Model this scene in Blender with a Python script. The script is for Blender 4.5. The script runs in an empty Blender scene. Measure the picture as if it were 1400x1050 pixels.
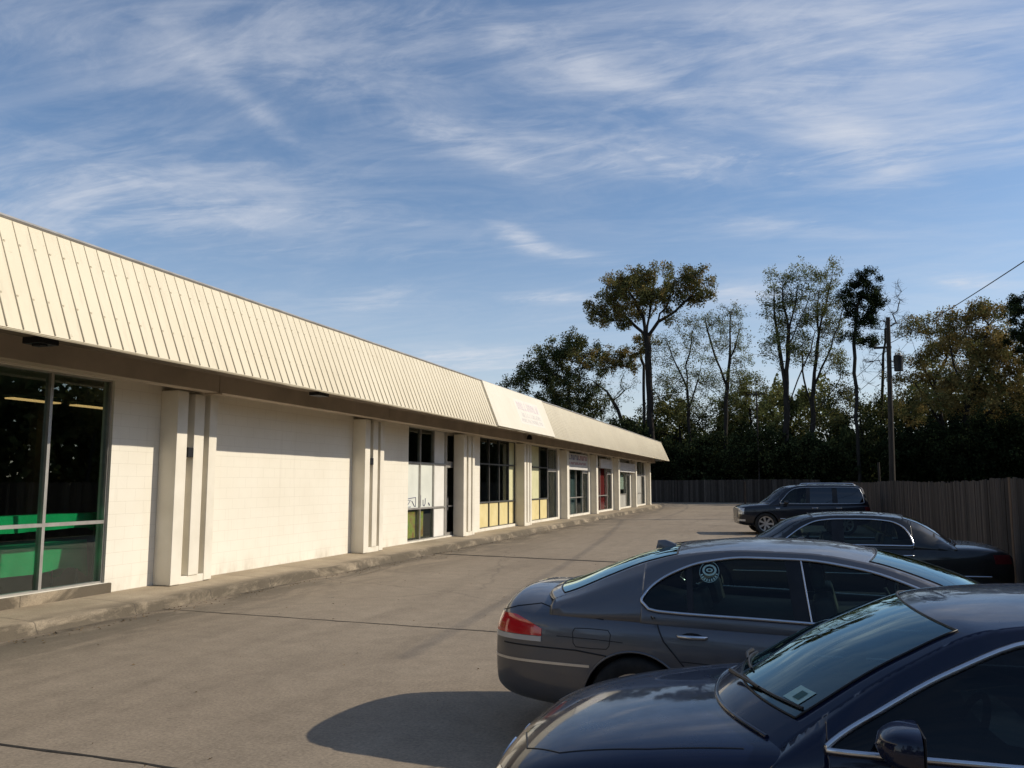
import bpy, bmesh, math, random
import numpy as np
from mathutils import Vector, Matrix
from mathutils.bvhtree import BVHTree
R = math.radians
random.seed(7)
rng = np.random.default_rng(11)
scene = bpy.context.scene
COL = scene.collection

# ---------------------------------------------------------------- camera
EYE = 1.92
PITCH = math.atan((660.5 - 525) / 1150)
YAW = R(17.5)
cam_d = bpy.data.cameras.new('camera')
cam_d.sensor_width = 36.0
cam_d.lens = 36.0 * 1150 / 1400
cam_d.clip_end = 3000
cam_d.clip_start = 0.05
cam = bpy.data.objects.new('camera', cam_d)
cam.location = (0, 0, EYE)
cam.rotation_euler = (R(90) + PITCH, 0, YAW)
COL.objects.link(cam)
scene.camera = cam
CAMM = Matrix.Rotation(YAW, 3, 'Z') @ Matrix.Rotation(R(90) + PITCH, 3, 'X')

def ray(u, v):
    return CAMM @ Vector((u - 700, 525 - v, -1150))
def at_y(u, v, Y):                       # real world point of a measured sight line at distance Y along the lot
    d = ray(u, v); t = Y / d.y
    return Vector((d.x * t, Y, EYE + d.z * t))
def y_on(u, D):                          # y of a measured upright line on the plane x = -D
    d = ray(u, 661); t = -D / d.x
    return d.y * t

# ---------------------------------------------------------------- helpers
def tag(o, label=None, cat=None, group=None, kind=None):
    if label: o['label'] = label
    if cat: o['category'] = cat
    if group: o['group'] = group
    if kind: o['kind'] = kind
    return o

def empty(name, loc=(0, 0, 0), rz=0.0, label=None, cat=None, group=None):
    o = bpy.data.objects.new(name, None)
    o.empty_display_size = 0.3
    o.location = loc; o.rotation_euler = (0, 0, rz)
    COL.objects.link(o)
    return tag(o, label, cat, group)

def link_mesh(name, me, parent=None):
    o = bpy.data.objects.new(name, me)
    COL.objects.link(o)
    if parent is not None: o.parent = parent
    return o

class MB:
    """collects verts / faces of one mesh"""
    def __init__(s): s.v = []; s.f = []; s.m = []
    def add(s, vs, fs, mi=0):
        b = len(s.v); s.v.extend([tuple(p) for p in vs])
        for f in fs: s.f.append(tuple(i + b for i in f)); s.m.append(mi)
        return s
    def box(s, x0, x1, y0, y1, z0, z1, mi=0):
        vs = [(x, y, z) for z in (z0, z1) for y in (y0, y1) for x in (x0, x1)]
        return s.add(vs, [(0,2,3,1),(4,5,7,6),(0,1,5,4),(2,6,7,3),(0,4,6,2),(1,3,7,5)], mi)
    def tube(s, pts, rad, n=8, mi=0, cap=True):
        pts = [Vector(p) for p in pts]
        if not hasattr(rad, '__len__'): rad = [rad] * len(pts)
        rings = []; prev = None
        for i, p in enumerate(pts):
            a = pts[max(0, i-1)]; b = pts[min(len(pts)-1, i+1)]
            t = (b - a); t = t.normalized() if t.length > 1e-9 else Vector((0,0,1))
            if prev is None:
                up = Vector((0,0,1)) if abs(t.z) < .9 else Vector((1,0,0))
                nrm = t.cross(up).normalized()
            else:
                nrm = (prev - t * prev.dot(t)).normalized()
            prev = nrm; bi = t.cross(nrm)
            rings.append([p + (nrm*math.cos(2*math.pi*k/n) + bi*math.sin(2*math.pi*k/n))*rad[i] for k in range(n)])
        vs = [q for r_ in rings for q in r_]; fs = []
        for i in range(len(rings)-1):
            for k in range(n):
                k2 = (k+1) % n
                fs.append((i*n+k, i*n+k2, (i+1)*n+k2, (i+1)*n+k))
        if cap:
            fs.append(tuple(reversed(range(n)))); fs.append(tuple(range((len(rings)-1)*n, len(rings)*n)))
        return s.add(vs, fs, mi)
    def lathe(s, prof, axis='Y', n=32, c=(0,0,0), mi=0):
        """prof: (radius, along)"""
        vs = []; fs = []
        for (r_, a) in prof:
            for k in range(n):
                t = 2*math.pi*k/n
                if axis == 'Y': p = (c[0]+r_*math.cos(t), c[1]+a, c[2]+r_*math.sin(t))
                else: p = (c[0]+r_*math.cos(t), c[1]+r_*math.sin(t), c[2]+a)
                vs.append(p)
        for i in range(len(prof)-1):
            for k in range(n):
                k2 = (k+1) % n
                fs.append((i*n+k, i*n+k2, (i+1)*n+k2, (i+1)*n+k))
        return s.add(vs, fs, mi)
    def grid(s, P, mi=0, flip=False):
        """P[i][j] points"""
        ni, nj = len(P), len(P[0])
        vs = [P[i][j] for i in range(ni) for j in range(nj)]
        fs = []
        for i in range(ni-1):
            for j in range(nj-1):
                f = (i*nj+j, (i+1)*nj+j, (i+1)*nj+j+1, i*nj+j+1)
                fs.append(f[::-1] if flip else f)
        return s.add(vs, fs, mi)
    def build(s, name, mats, parent=None, smooth=None, bevel=0, normals=True):
        me = bpy.data.meshes.new(name)
        me.from_pydata(s.v, [], s.f)
        if not isinstance(mats, (list, tuple)): mats = [mats]
        for m in mats: me.materials.append(m)
        if len(mats) > 1: me.polygons.foreach_set('material_index', s.m)
        if bevel or normals:
            bm = bmesh.new(); bm.from_mesh(me)
            if bevel:
                bmesh.ops.remove_doubles(bm, verts=bm.verts, dist=1e-5)
                es = [e for e in bm.edges if len(e.link_faces) == 2 and e.calc_face_angle(0) > .6]
                bmesh.ops.bevel(bm, geom=es, offset=bevel, segments=2, profile=.6, affect='EDGES', clamp_overlap=True)
            bmesh.ops.recalc_face_normals(bm, faces=bm.faces)
            bm.to_mesh(me); bm.free()
        if smooth is not None:
            me.polygons.foreach_set('use_smooth', [True]*len(me.polygons))
            if smooth < 3: me.set_sharp_from_angle(angle=smooth)
        me.update()
        return link_mesh(name, me, parent)

def bake(o):
    dg = bpy.context.evaluated_depsgraph_get()
    me = bpy.data.meshes.new_from_object(o.evaluated_get(dg), depsgraph=dg)
    return me

def interp(pts):
    """smooth monotone (pchip) interpolation through (x, y) pairs"""
    xs = np.array([p[0] for p in pts], float); ys = np.array([p[1] for p in pts], float)
    h = np.diff(xs); d = np.diff(ys)/h; n = len(xs); m = np.zeros(n)
    if n == 2: m[:] = d[0]
    else:
        for i in range(1, n-1):
            if d[i-1]*d[i] > 0:
                w1 = 2*h[i]+h[i-1]; w2 = h[i]+2*h[i-1]
                m[i] = (w1+w2)/(w1/d[i-1]+w2/d[i])
        m[0] = d[0]*1.3 if n > 2 else d[0]; m[-1] = d[-1]*1.3
    def f(x):
        x = min(max(x, xs[0]), xs[-1])
        i = min(max(int(np.searchsorted(xs, x)) - 1, 0), n-2)
        t = (x-xs[i])/h[i]
        return float((2*t**3-3*t*t+1)*ys[i] + (t**3-2*t*t+t)*h[i]*m[i] + (-2*t**3+3*t*t)*ys[i+1] + (t**3-t*t)*h[i]*m[i+1])
    return f

# ---------------------------------------------------------------- materials
def mat(name, color=(.5,.5,.5), rough=.6, metal=0.0, spec=.5, coat=0.0, emis=None, estr=0.0):
    m = bpy.data.materials.new(name); m.use_nodes = True
    b = m.node_tree.nodes['Principled BSDF']
    b.inputs['Base Color'].default_value = (*color, 1)
    b.inputs['Roughness'].default_value = rough
    b.inputs['Metallic'].default_value = metal
    b.inputs['Specular IOR Level'].default_value = spec
    b.inputs['Coat Weight'].default_value = coat
    b.inputs['Coat Roughness'].default_value = .03
    if emis:
        b.inputs['Emission Color'].default_value = (*emis, 1)
        b.inputs['Emission Strength'].default_value = estr
    return m

class NT:
    def __init__(s, m): s.t = m.node_tree; s.n = s.t.nodes; s.l = s.t.links; s.b = s.n.get('Principled BSDF')
    def new(s, ty, **k):
        n = s.n.new(ty)
        for a, v in k.items():
            if hasattr(n, a): setattr(n, a, v)
        return n
    def lk(s, a, b): s.l.new(a, b)
    def coord(s, kind='Object', scale=(1,1,1), loc=(0,0,0), rot=(0,0,0)):
        c = s.new('ShaderNodeTexCoord'); mp = s.new('ShaderNodeMapping')
        mp.inputs['Scale'].default_value = scale; mp.inputs['Location'].default_value = loc; mp.inputs['Rotation'].default_value = rot
        s.lk(c.outputs[kind], mp.inputs['Vector']); return mp.outputs['Vector']
    def noise(s, vec, scale=5, detail=4, rough=.55, dist=0):
        n = s.new('ShaderNodeTexNoise'); n.inputs['Scale'].default_value = scale
        n.inputs['Detail'].default_value = detail; n.inputs['Roughness'].default_value = rough
        n.inputs['Distortion'].default_value = dist
        if vec is not None: s.lk(vec, n.inputs['Vector'])
        return n.outputs['Fac']
    def ramp(s, fac, stops):
        r_ = s.new('ShaderNodeValToRGB'); e = r_.color_ramp.elements
        while len(e) < len(stops): e.new(.5)
        for el, (p, c) in zip(e, stops):
            el.position = p; el.color = (*c, 1) if hasattr(c, '__len__') else (c, c, c, 1)
        s.lk(fac, r_.inputs['Fac']); return r_.outputs['Color']
    def mix(s, fac, a, b, mode='MIX'):
        m = s.new('ShaderNodeMix', data_type='RGBA', blend_type=mode)
        for inp, v in ((m.inputs[0], fac), (m.inputs[6], a), (m.inputs[7], b)):
            if hasattr(v, 'links') or hasattr(v, 'is_linked'): s.lk(v, inp)
            elif hasattr(v, '__len__'): inp.default_value = (*v, 1)
            else: inp.default_value = v
        return m.outputs[2]
    def math(s, op, a, b=None, c=None):
        m = s.new('ShaderNodeMath', operation=op)
        for i, v in enumerate((a, b, c)):
            if v is None: continue
            if hasattr(v, 'is_linked'): s.lk(v, m.inputs[i])
            else: m.inputs[i].default_value = v
        return m.outputs[0]
    def bump(s, h, strength=.3, dist=.01):
        b = s.new('ShaderNodeBump'); b.inputs['Strength'].default_value = strength; b.inputs['Distance'].default_value = dist
        s.lk(h, b.inputs['Height']); s.lk(b.outputs['Normal'], s.b.inputs['Normal'])

def noisy(name, c0, c1, scale=4, rough=.8, bump=.2, bscale=60, spec=.3, stretch=(1,1,1), metal=0, lo=.35, hi=.65):
    m = mat(name, c0, rough, metal, spec); t = NT(m)
    v = t.coord('Object', stretch)
    t.lk(t.ramp(t.noise(v, scale, 6), [(lo, c0), (hi, c1)]), t.b.inputs['Base Color'])
    if bump: t.bump(t.noise(v, bscale, 3), bump, .01)
    return m

def mat_lot():
    m = mat('worn_concrete', (.2,.17,.14), .85, 0, .25); t = NT(m)
    v = t.coord('Object')
    big = t.ramp(t.noise(v, .22, 5, .6), [(.25, (.250,.200,.145)), (.7, (.315,.258,.190))])
    mid = t.ramp(t.noise(v, 3.5, 8, .75), [(.3, .84), (.7, 1.12)])
    fine = t.ramp(t.noise(v, 34, 4, .8), [(.3, .68), (.7, 1.30)])
    c = t.mix(1, big, mid, 'MULTIPLY'); c = t.mix(1, c, fine, 'MULTIPLY')
    # oil drips and tyre grime in streaks along the driving lane
    v2 = t.coord('Object', (1.2, .16, 1), (3,0,0))
    grime = t.ramp(t.noise(v2, 1.1, 6, .65, .6), [(.46, 1.0), (.68, .84)])
    c = t.mix(1, c, grime, 'MULTIPLY')
    # damp dark stains along the kerb
    sx = t.new('ShaderNodeSeparateXYZ'); t.lk(v, sx.inputs[0])
    near = t.new('ShaderNodeMapRange'); near.inputs['From Min'].default_value = -9.2; near.inputs['From Max'].default_value = -7.2
    near.inputs['To Min'].default_value = 1; near.inputs['To Max'].default_value = 0
    t.lk(sx.outputs['X'], near.inputs['Value'])
    st = t.ramp(t.noise(t.coord('Object', (1.4,.45,1)), .9, 6, .7, .8), [(.40, 0.0), (.56, 1.0)])
    f = t.math('MULTIPLY', near.outputs['Result'], st); f = t.math('MULTIPLY', f, .75)
    c = t.mix(f, c, (.055,.05,.04))
    spots = t.ramp(t.noise(t.coord('Object', (1,.7,1), (7,3,0)), 2.6, 4, .6), [(.70, 0.0), (.76, 1.0)])
    c = t.mix(t.math('MULTIPLY', spots, .6), c, (.05,.045,.04))
    # hairline cracks
    vo = t.new('ShaderNodeTexVoronoi', feature='DISTANCE_TO_EDGE'); vo.inputs['Scale'].default_value = .16
    wn = t.new('ShaderNodeTexNoise'); wn.inputs['Scale'].default_value = 1.3; wn.inputs['Detail'].default_value = 6
    t.lk(v, wn.inputs['Vector'])
    vm = t.new('ShaderNodeMix', data_type='VECTOR'); vm.inputs[0].default_value = .35
    t.lk(v, vm.inputs[4]); t.lk(wn.outputs['Color'], vm.inputs[5]); t.lk(vm.outputs[1], vo.inputs['Vector'])
    cr = t.ramp(vo.outputs['Distance'], [(.0, 1.0), (.0022, 0.0)])
    c = t.mix(t.math('MULTIPLY', cr, .28), c, (.07,.06,.05))
    t.lk(c, t.b.inputs['Base Color'])
    t.bump(t.noise(v, 70, 4, .7), .35, .006)
    return m

def mat_walk():
    m = mat('sidewalk_concrete', (.3,.26,.2), .85, 0, .25); t = NT(m)
    v = t.coord('Object')
    c = t.ramp(t.noise(v, 1.3, 7, .65), [(.3, (.29,.235,.165)), (.7, (.43,.355,.255))])
    c = t.mix(1, c, t.ramp(t.noise(v, 60, 3), [(.3, .8), (.7, 1.15)]), 'MULTIPLY')
    sx = t.new('ShaderNodeSeparateXYZ'); t.lk(v, sx.inputs[0])
    # grime and rust stain at the broken kerb edge
    mr = t.new('ShaderNodeMapRange'); mr.inputs['From Min'].default_value = -9.5; mr.inputs['From Max'].default_value = -9.12
    t.lk(sx.outputs['X'], mr.inputs['Value'])
    st = t.ramp(t.noise(t.coord('Object', (1,.5,1)), 1.2, 6, .7, .6), [(.36, 0.0), (.52, 1.0)])
    c = t.mix(t.math('MULTIPLY', t.math('MULTIPLY', mr.outputs['Result'], st), .85), c, (.075,.062,.045))
    # contraction joints
    jy = t.math('FRACT', t.math('MULTIPLY', sx.outputs['Y'], 1/1.74)); j = t.math('LESS_THAN', jy, .009)
    c = t.mix(t.math('MULTIPLY', j, .7), c, (.06,.05,.04))
    t.lk(c, t.b.inputs['Base Color']); t.bump(t.noise(v, 30, 5, .7), .5, .01)
    return m

def mat_block():
    m = mat('painted_block', (.8,.76,.68), .75, 0, .3); t = NT(m)
    v = t.coord('Object')
    sx = t.new('ShaderNodeSeparateXYZ'); t.lk(v, sx.inputs[0])
    cb = t.new('ShaderNodeCombineXYZ'); t.lk(sx.outputs['Y'], cb.inputs['X']); t.lk(sx.outputs['Z'], cb.inputs['Y'])
    br = t.new('ShaderNodeTexBrick'); br.inputs['Scale'].default_value = 1
    br.inputs['Brick Width'].default_value = .405; br.inputs['Row Height'].default_value = .203
    br.inputs['Mortar Size'].default_value = .004; br.inputs['Mortar Smooth'].default_value = .3
    t.lk(cb.outputs[0], br.inputs['Vector'])
    c = t.ramp(t.noise(v, .9, 6), [(.3, (.76,.715,.61)), (.7, (.82,.78,.68))])
    low = t.new('ShaderNodeMapRange'); low.inputs['From Min'].default_value = .2; low.inputs['From Max'].default_value = .55
    low.inputs['To Min'].default_value = .55; low.inputs['To Max'].default_value = 0
    t.lk(sx.outputs['Z'], low.inputs['Value'])
    dn = t.ramp(t.noise(t.coord('Object', (1,1,.4)), 3.5, 6, .7), [(.45, 0.0), (.7, 1.0)])
    c = t.mix(t.math('MULTIPLY', low.outputs['Result'], dn), c, (.45,.39,.30))
    # scuffs, thin vertical runs of dirt
    run = t.ramp(t.noise(t.coord('Object', (1,2.2,.12)), 2.0, 5, .7), [(.60, 0.0), (.78, .35)])
    c = t.mix(run, c, (.52,.46,.37))
    c = t.mix(t.math('MULTIPLY', br.outputs['Fac'], .34), c, (.50,.45,.36))
    t.lk(c, t.b.inputs['Base Color'])
    inv = t.math('SUBTRACT', 1, br.outputs['Fac'])
    h = t.math('ADD', inv, t.math('MULTIPLY', t.noise(v, 45, 3), .35))
    t.bump(h, .35, .004)
    return m

def mat_mansard(name, c0, c1):
    m = mat(name, c0, .5, 0, .35); t = NT(m)
    v = t.coord('Object')
    c = t.ramp(t.noise(v, .5, 6), [(.3, c0), (.7, c1)])
    run = t.ramp(t.noise(t.coord('Object', (1,3.0,.16)), 2.6, 5, .75), [(.52, 0.0), (.8, .5)])
    c = t.mix(run, c, tuple(x*.66 for x in c0))
    sp = t.ramp(t.noise(t.coord('Object', (1,1,1)), 9, 3, .6), [(.70, 0.0), (.76, .45)])
    c = t.mix(sp, c, (.35,.29,.19))
    t.lk(c, t.b.inputs['Base Color']); t.bump(t.noise(v, 3, 3), .12, .02)
    return m

def glassmat(name, tint, refl=.06, gain=1.0, rough=.0, gc=(.95,.97,1)):
    m = bpy.data.materials.new(name); m.use_nodes = True; t = NT(m)
    t.n.remove(t.b)
    out = [n for n in t.n if n.type == 'OUTPUT_MATERIAL'][0]
    tr = t.new('ShaderNodeBsdfTransparent'); tr.inputs['Color'].default_value = (*tint, 1)
    gl = t.new('ShaderNodeBsdfGlossy'); gl.inputs['Roughness'].default_value = rough; gl.inputs['Color'].default_value = (*gc,1)
    fr = t.new('ShaderNodeFresnel'); fr.inputs['IOR'].default_value = 1.5
    f = t.math('ADD', t.math('MULTIPLY', fr.outputs[0], gain), refl)
    f = t.math('MINIMUM', f, 1.0)
    mx = t.new('ShaderNodeMixShader'); t.lk(f, mx.inputs[0]); t.lk(tr.outputs[0], mx.inputs[1]); t.lk(gl.outputs[0], mx.inputs[2])
    t.lk(mx.outputs[0], out.inputs['Surface'])
    return m

def mat_paint(name, c, metal=.35, rough=.35, flake=.1):
    m = mat(name, c, rough, metal, .12 if 'navy' in name else .4, .8); t = NT(m)
    v = t.coord('Object')
    # dust film, slightly lighter, where it settled
    d = t.ramp(t.noise(v, 2.2, 6, .65), [(.40, 0.0), (.75, flake)])
    t.lk(t.mix(d, c, (.22,.20,.17)), t.b.inputs['Base Color'])
    t.lk(t.ramp(t.noise(v, 7, 5, .6), [(.3, rough*.8), (.8, rough*1.5)]), t.b.inputs['Roughness'])
    t.lk(t.ramp(t.noise(v, 5, 5, .6), [(.35, .02), (.8, .10)]), t.b.inputs['Coat Roughness'])
    return m

def mat_leaf(name, c0, c1, trans=.3, nscale=.35):
    m = bpy.data.materials.new(name); m.use_nodes = True; t = NT(m); t.n.remove(t.b)
    out = [n for n in t.n if n.type == 'OUTPUT_MATERIAL'][0]
    g = t.new('ShaderNodeNewGeometry')
    a = t.ramp(g.outputs['Random Per Island'], [(0, tuple(x*.6 for x in c0)), (.5, c0), (1, c1)])
    b = t.ramp(t.noise(t.coord('Object'), nscale, 3), [(.35, .6), (.65, 1.35)])
    c = t.mix(1, a, b, 'MULTIPLY')
    d = t.new('ShaderNodeBsdfDiffuse'); tl = t.new('ShaderNodeBsdfTranslucent')
    t.lk(c, d.inputs['Color']); t.lk(c, tl.inputs['Color'])
    mx = t.new('ShaderNodeMixShader'); mx.inputs[0].default_value = trans
    t.lk(d.outputs[0], mx.inputs[1]); t.lk(tl.outputs[0], mx.inputs[2]); t.lk(mx.outputs[0], out.inputs['Surface'])
    return m

def mat_fence():
    m = mat('weathered_wood', (.1,.08,.06), .85, 0, .2); t = NT(m)
    g = t.new('ShaderNodeNewGeometry')
    a = t.ramp(g.outputs['Random Per Island'], [(0, (.035,.027,.021)), (.45, (.062,.049,.039)), (.9, (.10,.08,.065)), (.975, (.13,.105,.085)), (1.0, (.17,.105,.06))])
    gr = t.ramp(t.noise(t.coord('Object', (6,6,.5)), 5, 6, .7), [(.3, .6), (.7, 1.25)])
    c = t.mix(1, a, gr, 'MULTIPLY')
    t.lk(c, t.b.inputs['Base Color']); t.bump(t.noise(t.coord('Object', (8,8,.6)), 8, 4), .5, .01)
    return m

M = dict(
    lot=mat_lot(), walk=mat_walk(), block=mat_block(),
    column=noisy('column_paint', (.72,.67,.56), (.80,.75,.64), 2, .65, .1, 40),
    beam=noisy('beam_paint', (.40,.335,.26), (.50,.42,.33), 1.5, .7, .15, 20),
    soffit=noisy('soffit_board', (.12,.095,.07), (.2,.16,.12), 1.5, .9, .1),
    mansard=mat_mansard('mansard_cream', (.66,.585,.43), (.73,.655,.495)),
    mansard2=mat_mansard('mansard_smooth', (.62,.55,.41), (.68,.61,.46)),
    fascia=mat_mansard('sign_fascia', (.73,.665,.53), (.78,.72,.59)),
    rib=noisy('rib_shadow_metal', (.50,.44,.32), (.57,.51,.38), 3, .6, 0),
    coping=noisy('coping_metal', (.34,.32,.29), (.45,.43,.40), 3, .45, 0, metal=.5),
    alum=noisy('aluminium_frame', (.42,.40,.37), (.52,.50,.46), 6, .4, 0, metal=.6),
    dark_frame=noisy('dark_frame', (.09,.09,.09), (.13,.13,.12), 6, .5, 0, metal=.3),
    yellow=noisy('yellow_panel', (.66,.55,.26), (.74,.63,.33), 2, .7, .05),
    pale_yellow=noisy('pale_yellow_panel', (.58,.56,.33), (.66,.64,.40), 2, .7, .05),
    white=noisy('white_panel', (.74,.72,.66), (.80,.78,.73), 2, .6, .05),
    greyboard=noisy('grey_board', (.34,.33,.30), (.42,.41,.37), 2, .7, .05),
    shopglass=glassmat('shop_glass', (.80,.85,.82), .0, .30),
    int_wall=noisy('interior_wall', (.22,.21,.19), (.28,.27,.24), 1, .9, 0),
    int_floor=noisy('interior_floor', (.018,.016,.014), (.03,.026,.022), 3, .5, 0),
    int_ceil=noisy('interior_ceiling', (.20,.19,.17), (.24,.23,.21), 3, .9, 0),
    green=noisy('green_cloth', (.0,.40,.13), (.006,.46,.16), 3, .8, .1),
    red_curtain=noisy('red_curtain', (.36,.03,.035), (.46,.05,.05), 4, .85, .1, stretch=(1,5,.3)),
    blue_curtain=noisy('slate_curtain', (.13,.18,.20), (.20,.25,.27), 4, .85, .1, stretch=(1,5,.3)),
    blind=noisy('white_blind', (.62,.64,.58), (.70,.72,.65), 2, .8, 0),
    steel=noisy('steel', (.25,.25,.25), (.35,.35,.35), 8, .4, 0, metal=.8),
    black=noisy('black_plastic', (.012,.012,.013), (.02,.02,.022), 8, .45, 0),
    tyre=noisy('tyre_rubber', (.018,.018,.018), (.03,.03,.028), 12, .85, .2),
    rimm=noisy('alloy_rim', (.45,.45,.46), (.58,.58,.58), 10, .3, 0, metal=.9),
    chrome=noisy('chrome_trim', (.60,.61,.64), (.70,.71,.73), 10, .18, 0, metal=1.0),
    satin=noisy('satin_trim', (.62,.63,.66), (.70,.71,.73), 10, .30, 0, metal=1.0),
    grey_paint=mat_paint('grey_metallic_paint', (.130,.131,.141), .55, .36, .12),
    navy_paint=mat_paint('navy_metallic_paint', (.004,.008,.028), .0, .30, .02),
    black_paint=mat_paint('black_car_paint', (.007,.008,.008), .2, .42, .06),
    suv_paint=mat_paint('dark_blue_car_paint', (.003,.004,.010), .2, .40, .02),
    carglass=glassmat('car_glass', (.42,.52,.49), .0, .70),
    windglass=glassmat('windshield_glass', (.52,.72,.68), .11, 1.4, 0, (.72,.93,.94)),
    tintglass=glassmat('tinted_side_glass', (.14,.17,.165), .0, .75),
    privglass=glassmat('privacy_glass', (.06,.065,.07), .04, 1.1),
    matblack=noisy('matt_black', (.010,.010,.011), (.016,.016,.017), 6, .85, .1),
    cabin=noisy('cabin_trim', (.018,.019,.020), (.03,.03,.032), 6, .7, .1),
    leather=noisy('seat_leather', (.085,.085,.080), (.13,.128,.115), 6, .55, .15),
    shaded_red=mat('shaded_red_lens', (.09,.005,.008), .3, 0, .4, .3),  # red lens darkened in its colour to stand in for shade by the fence
    redlens=mat('red_lens', (.72,.012,.018), .15, 0, .6, 1.0),
    clearlens=mat('clear_lens', (.62,.62,.60), .08, .2, .8, 1.0),
    amber=mat('amber_lens', (.6,.2,.02), .12, 0, .7, 1.0),
    headlens=mat('headlamp_lens', (.16,.165,.165), .06, .3, .8, 1.0),
    fence=mat_fence(),
    pole=noisy('pole_wood', (.030,.024,.019), (.055,.045,.036), 5, .9, .3, stretch=(4,4,.4)),
    bark=noisy('bark', (.016,.013,.011), (.038,.032,.026), 3, .95, .5, 12, stretch=(3,3,.5)),
    wire=mat('cable', (.015,.015,.015), .6),
    signwhite=noisy('sign_face', (.60,.58,.55), (.68,.66,.63), 2, .4, 0),
    txt_dark=mat('sign_ink_dark', (.10,.10,.20), .5), txt_red=mat('sign_ink_red', (.35,.12,.12), .5),
    txt_pink=mat('faded_pink_ink', (.62,.47,.52), .6), txt_grey=mat('faded_grey_ink', (.62,.58,.55), .6),
    grass=noisy('rough_grass', (.035,.05,.015), (.10,.10,.045), 1.2, .95, .5, 30),
    joint=noisy('joint_tar', (.02,.018,.015), (.05,.043,.035), 6, .9, .3, 40),
    teal_ink=mat('pale_teal_decal', (.35,.52,.47), .6),
    decal_dark=mat('dark_decal', (.03,.10,.09), .6),
)
# ---------------------------------------------------------------- ground
def sheet(name, x0, x1, y0, y1, z, m, kind='structure', nx=1, ny=1):
    b = MB(); P = [[(x0+(x1-x0)*i/nx, y0+(y1-y0)*j/ny, z) for j in range(ny+1)] for i in range(nx+1)]
    b.grid(P, flip=False)
    o = b.build(name, m, normals=False)
    o.data.update(); return tag(o, kind=kind)
g = sheet('ground', -600, 600, -300, 900, -.02, M['grass'])
sheet('parking_lot', -9.6, 3.64, -40, 86.6, 0.0, M['lot'], nx=2, ny=4)
sheet('end_pavement', -26, -9.6, 70.6, 86.6, -.004, M['lot'])

# expansion joints running across the lot
JOINTS = [((595,757),(830,768),.18), ((300,838),(690,865),.028), ((0,1018),(400,1072),.03), ((905,717),(1000,719),.05), ((620,733),(690,737),.02)]
def gp(u, v, z=0.0):
    d = ray(u, v); t = (z-EYE)/d.z; return Vector((d.x*t, d.y*t, z))
jb = MB()
for (a, b_, w) in JOINTS:
    A = gp(*a); B = gp(*b_); d = (B-A).normalized()
    A2 = A + d*((-9.1-A.x)/d.x) if a[0] < 580 or a[0] > 600 else A
    B2 = A + d*((3.5-A.x)/d.x)
    if a[0] > 610: B2 = B; A2 = A
    nrm = Vector((-d.y, d.x, 0)); n = 60; L_ = []; R_ = []
    for i in range(n+1):
        p = A2.lerp(B2, i/n) + nrm*(random.uniform(-1,1)*.012); ww = w*.5*random.uniform(.7,1.3)
        L_.append((p + nrm*ww).to_tuple()[:2]+(.004,)); R_.append((p - nrm*ww).to_tuple()[:2]+(.004,))
    jb.grid([L_, R_])
tag(jb.build('pavement_joint', M['joint'], normals=False), kind='structure')

# sidewalk with a worn, chipped kerb
def kerb():
    b = MB(); ys = np.arange(-12, 70.6, .06); P = []
    from mathutils import noise as mn
    for y in ys:
        n1 = mn.noise(Vector((y*.9, 1.3, 0))); n2 = mn.noise(Vector((y*4.1, 5.3, 0)))
        n3 = mn.noise(Vector((y*9.5, 2.3, 0))); chip = max(0, n1*.6 - .05)*.16 + n2*.010 + n3*.010
        ex = -9.12 - chip; r_ = .03 + abs(n2)*.03 + chip*.5
        end = 0 if y < 69.4 else (y-69.4)*.6
        ex -= end
        H = .155
        P.append([(-10.22, y, H+.045), (-9.6, y, H+.025+.004*n2), (ex-r_, y, H), (ex-r_*.3, y, H-r_*.35), (ex, y, H-r_*1.1), (ex+.012+chip*.25, y, .05), (ex+.05+chip*.5+max(0,n1)*.08, y, -.03)])
    b.grid(P)
    b.add(P[-1] + [(-10.22, ys[-1], -.03)], [tuple(range(8))])
    return b.build('sidewalk', M['walk'], smooth=.9)
tag(kerb(), kind='structure')
# dry leaves and grit blown against the kerb and over the lot
lb_ = MB()
for i in range(1100):
    near_ = random.random() < .6
    y = random.uniform(3, 40) if near_ else random.uniform(2, 45); x = -9.0+abs(random.gauss(0, .22)) if near_ else random.uniform(-9, 3.4)
    s = random.uniform(.008, .024); a = random.uniform(0, 6.28); z = .006
    lb_.add([(x+math.cos(a)*s, y+math.sin(a)*s, z), (x-math.sin(a)*s*.6, y+math.cos(a)*s*.6, z+random.uniform(0,.012)), (x-math.cos(a)*s, y-math.sin(a)*s, z), (x+math.sin(a)*s*.6, y-math.cos(a)*s*.6, z+random.uniform(0,.012))], [(0,1,2,3)])
M['litter'] = noisy('dry_leaf', (.10,.065,.03), (.22,.15,.08), 8, .9, 0)
tag(lb_.build('leaf_litter', M['litter'], normals=False), 'dry leaf bits blown over the concrete and against the kerb', 'leaf litter', kind='stuff')
# little loose rubble of the broken kerb lying in the gutter
rb = MB()
for i in range(160):
    y = random.uniform(6, 34); x = -9.02 + abs(random.gauss(0, .09)); s = random.uniform(.008, .03)
    vs = [(x+random.uniform(-s,s), y+random.uniform(-s,s), random.uniform(0,s)) for _ in range(4)]
    rb.add(vs, [(0,1,2),(0,2,3),(0,3,1),(1,3,2)])
tag(rb.build('kerb_rubble', M['walk']), 'crumbled concrete bits lying in the gutter along the broken kerb', 'rubble', kind='stuff')

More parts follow.
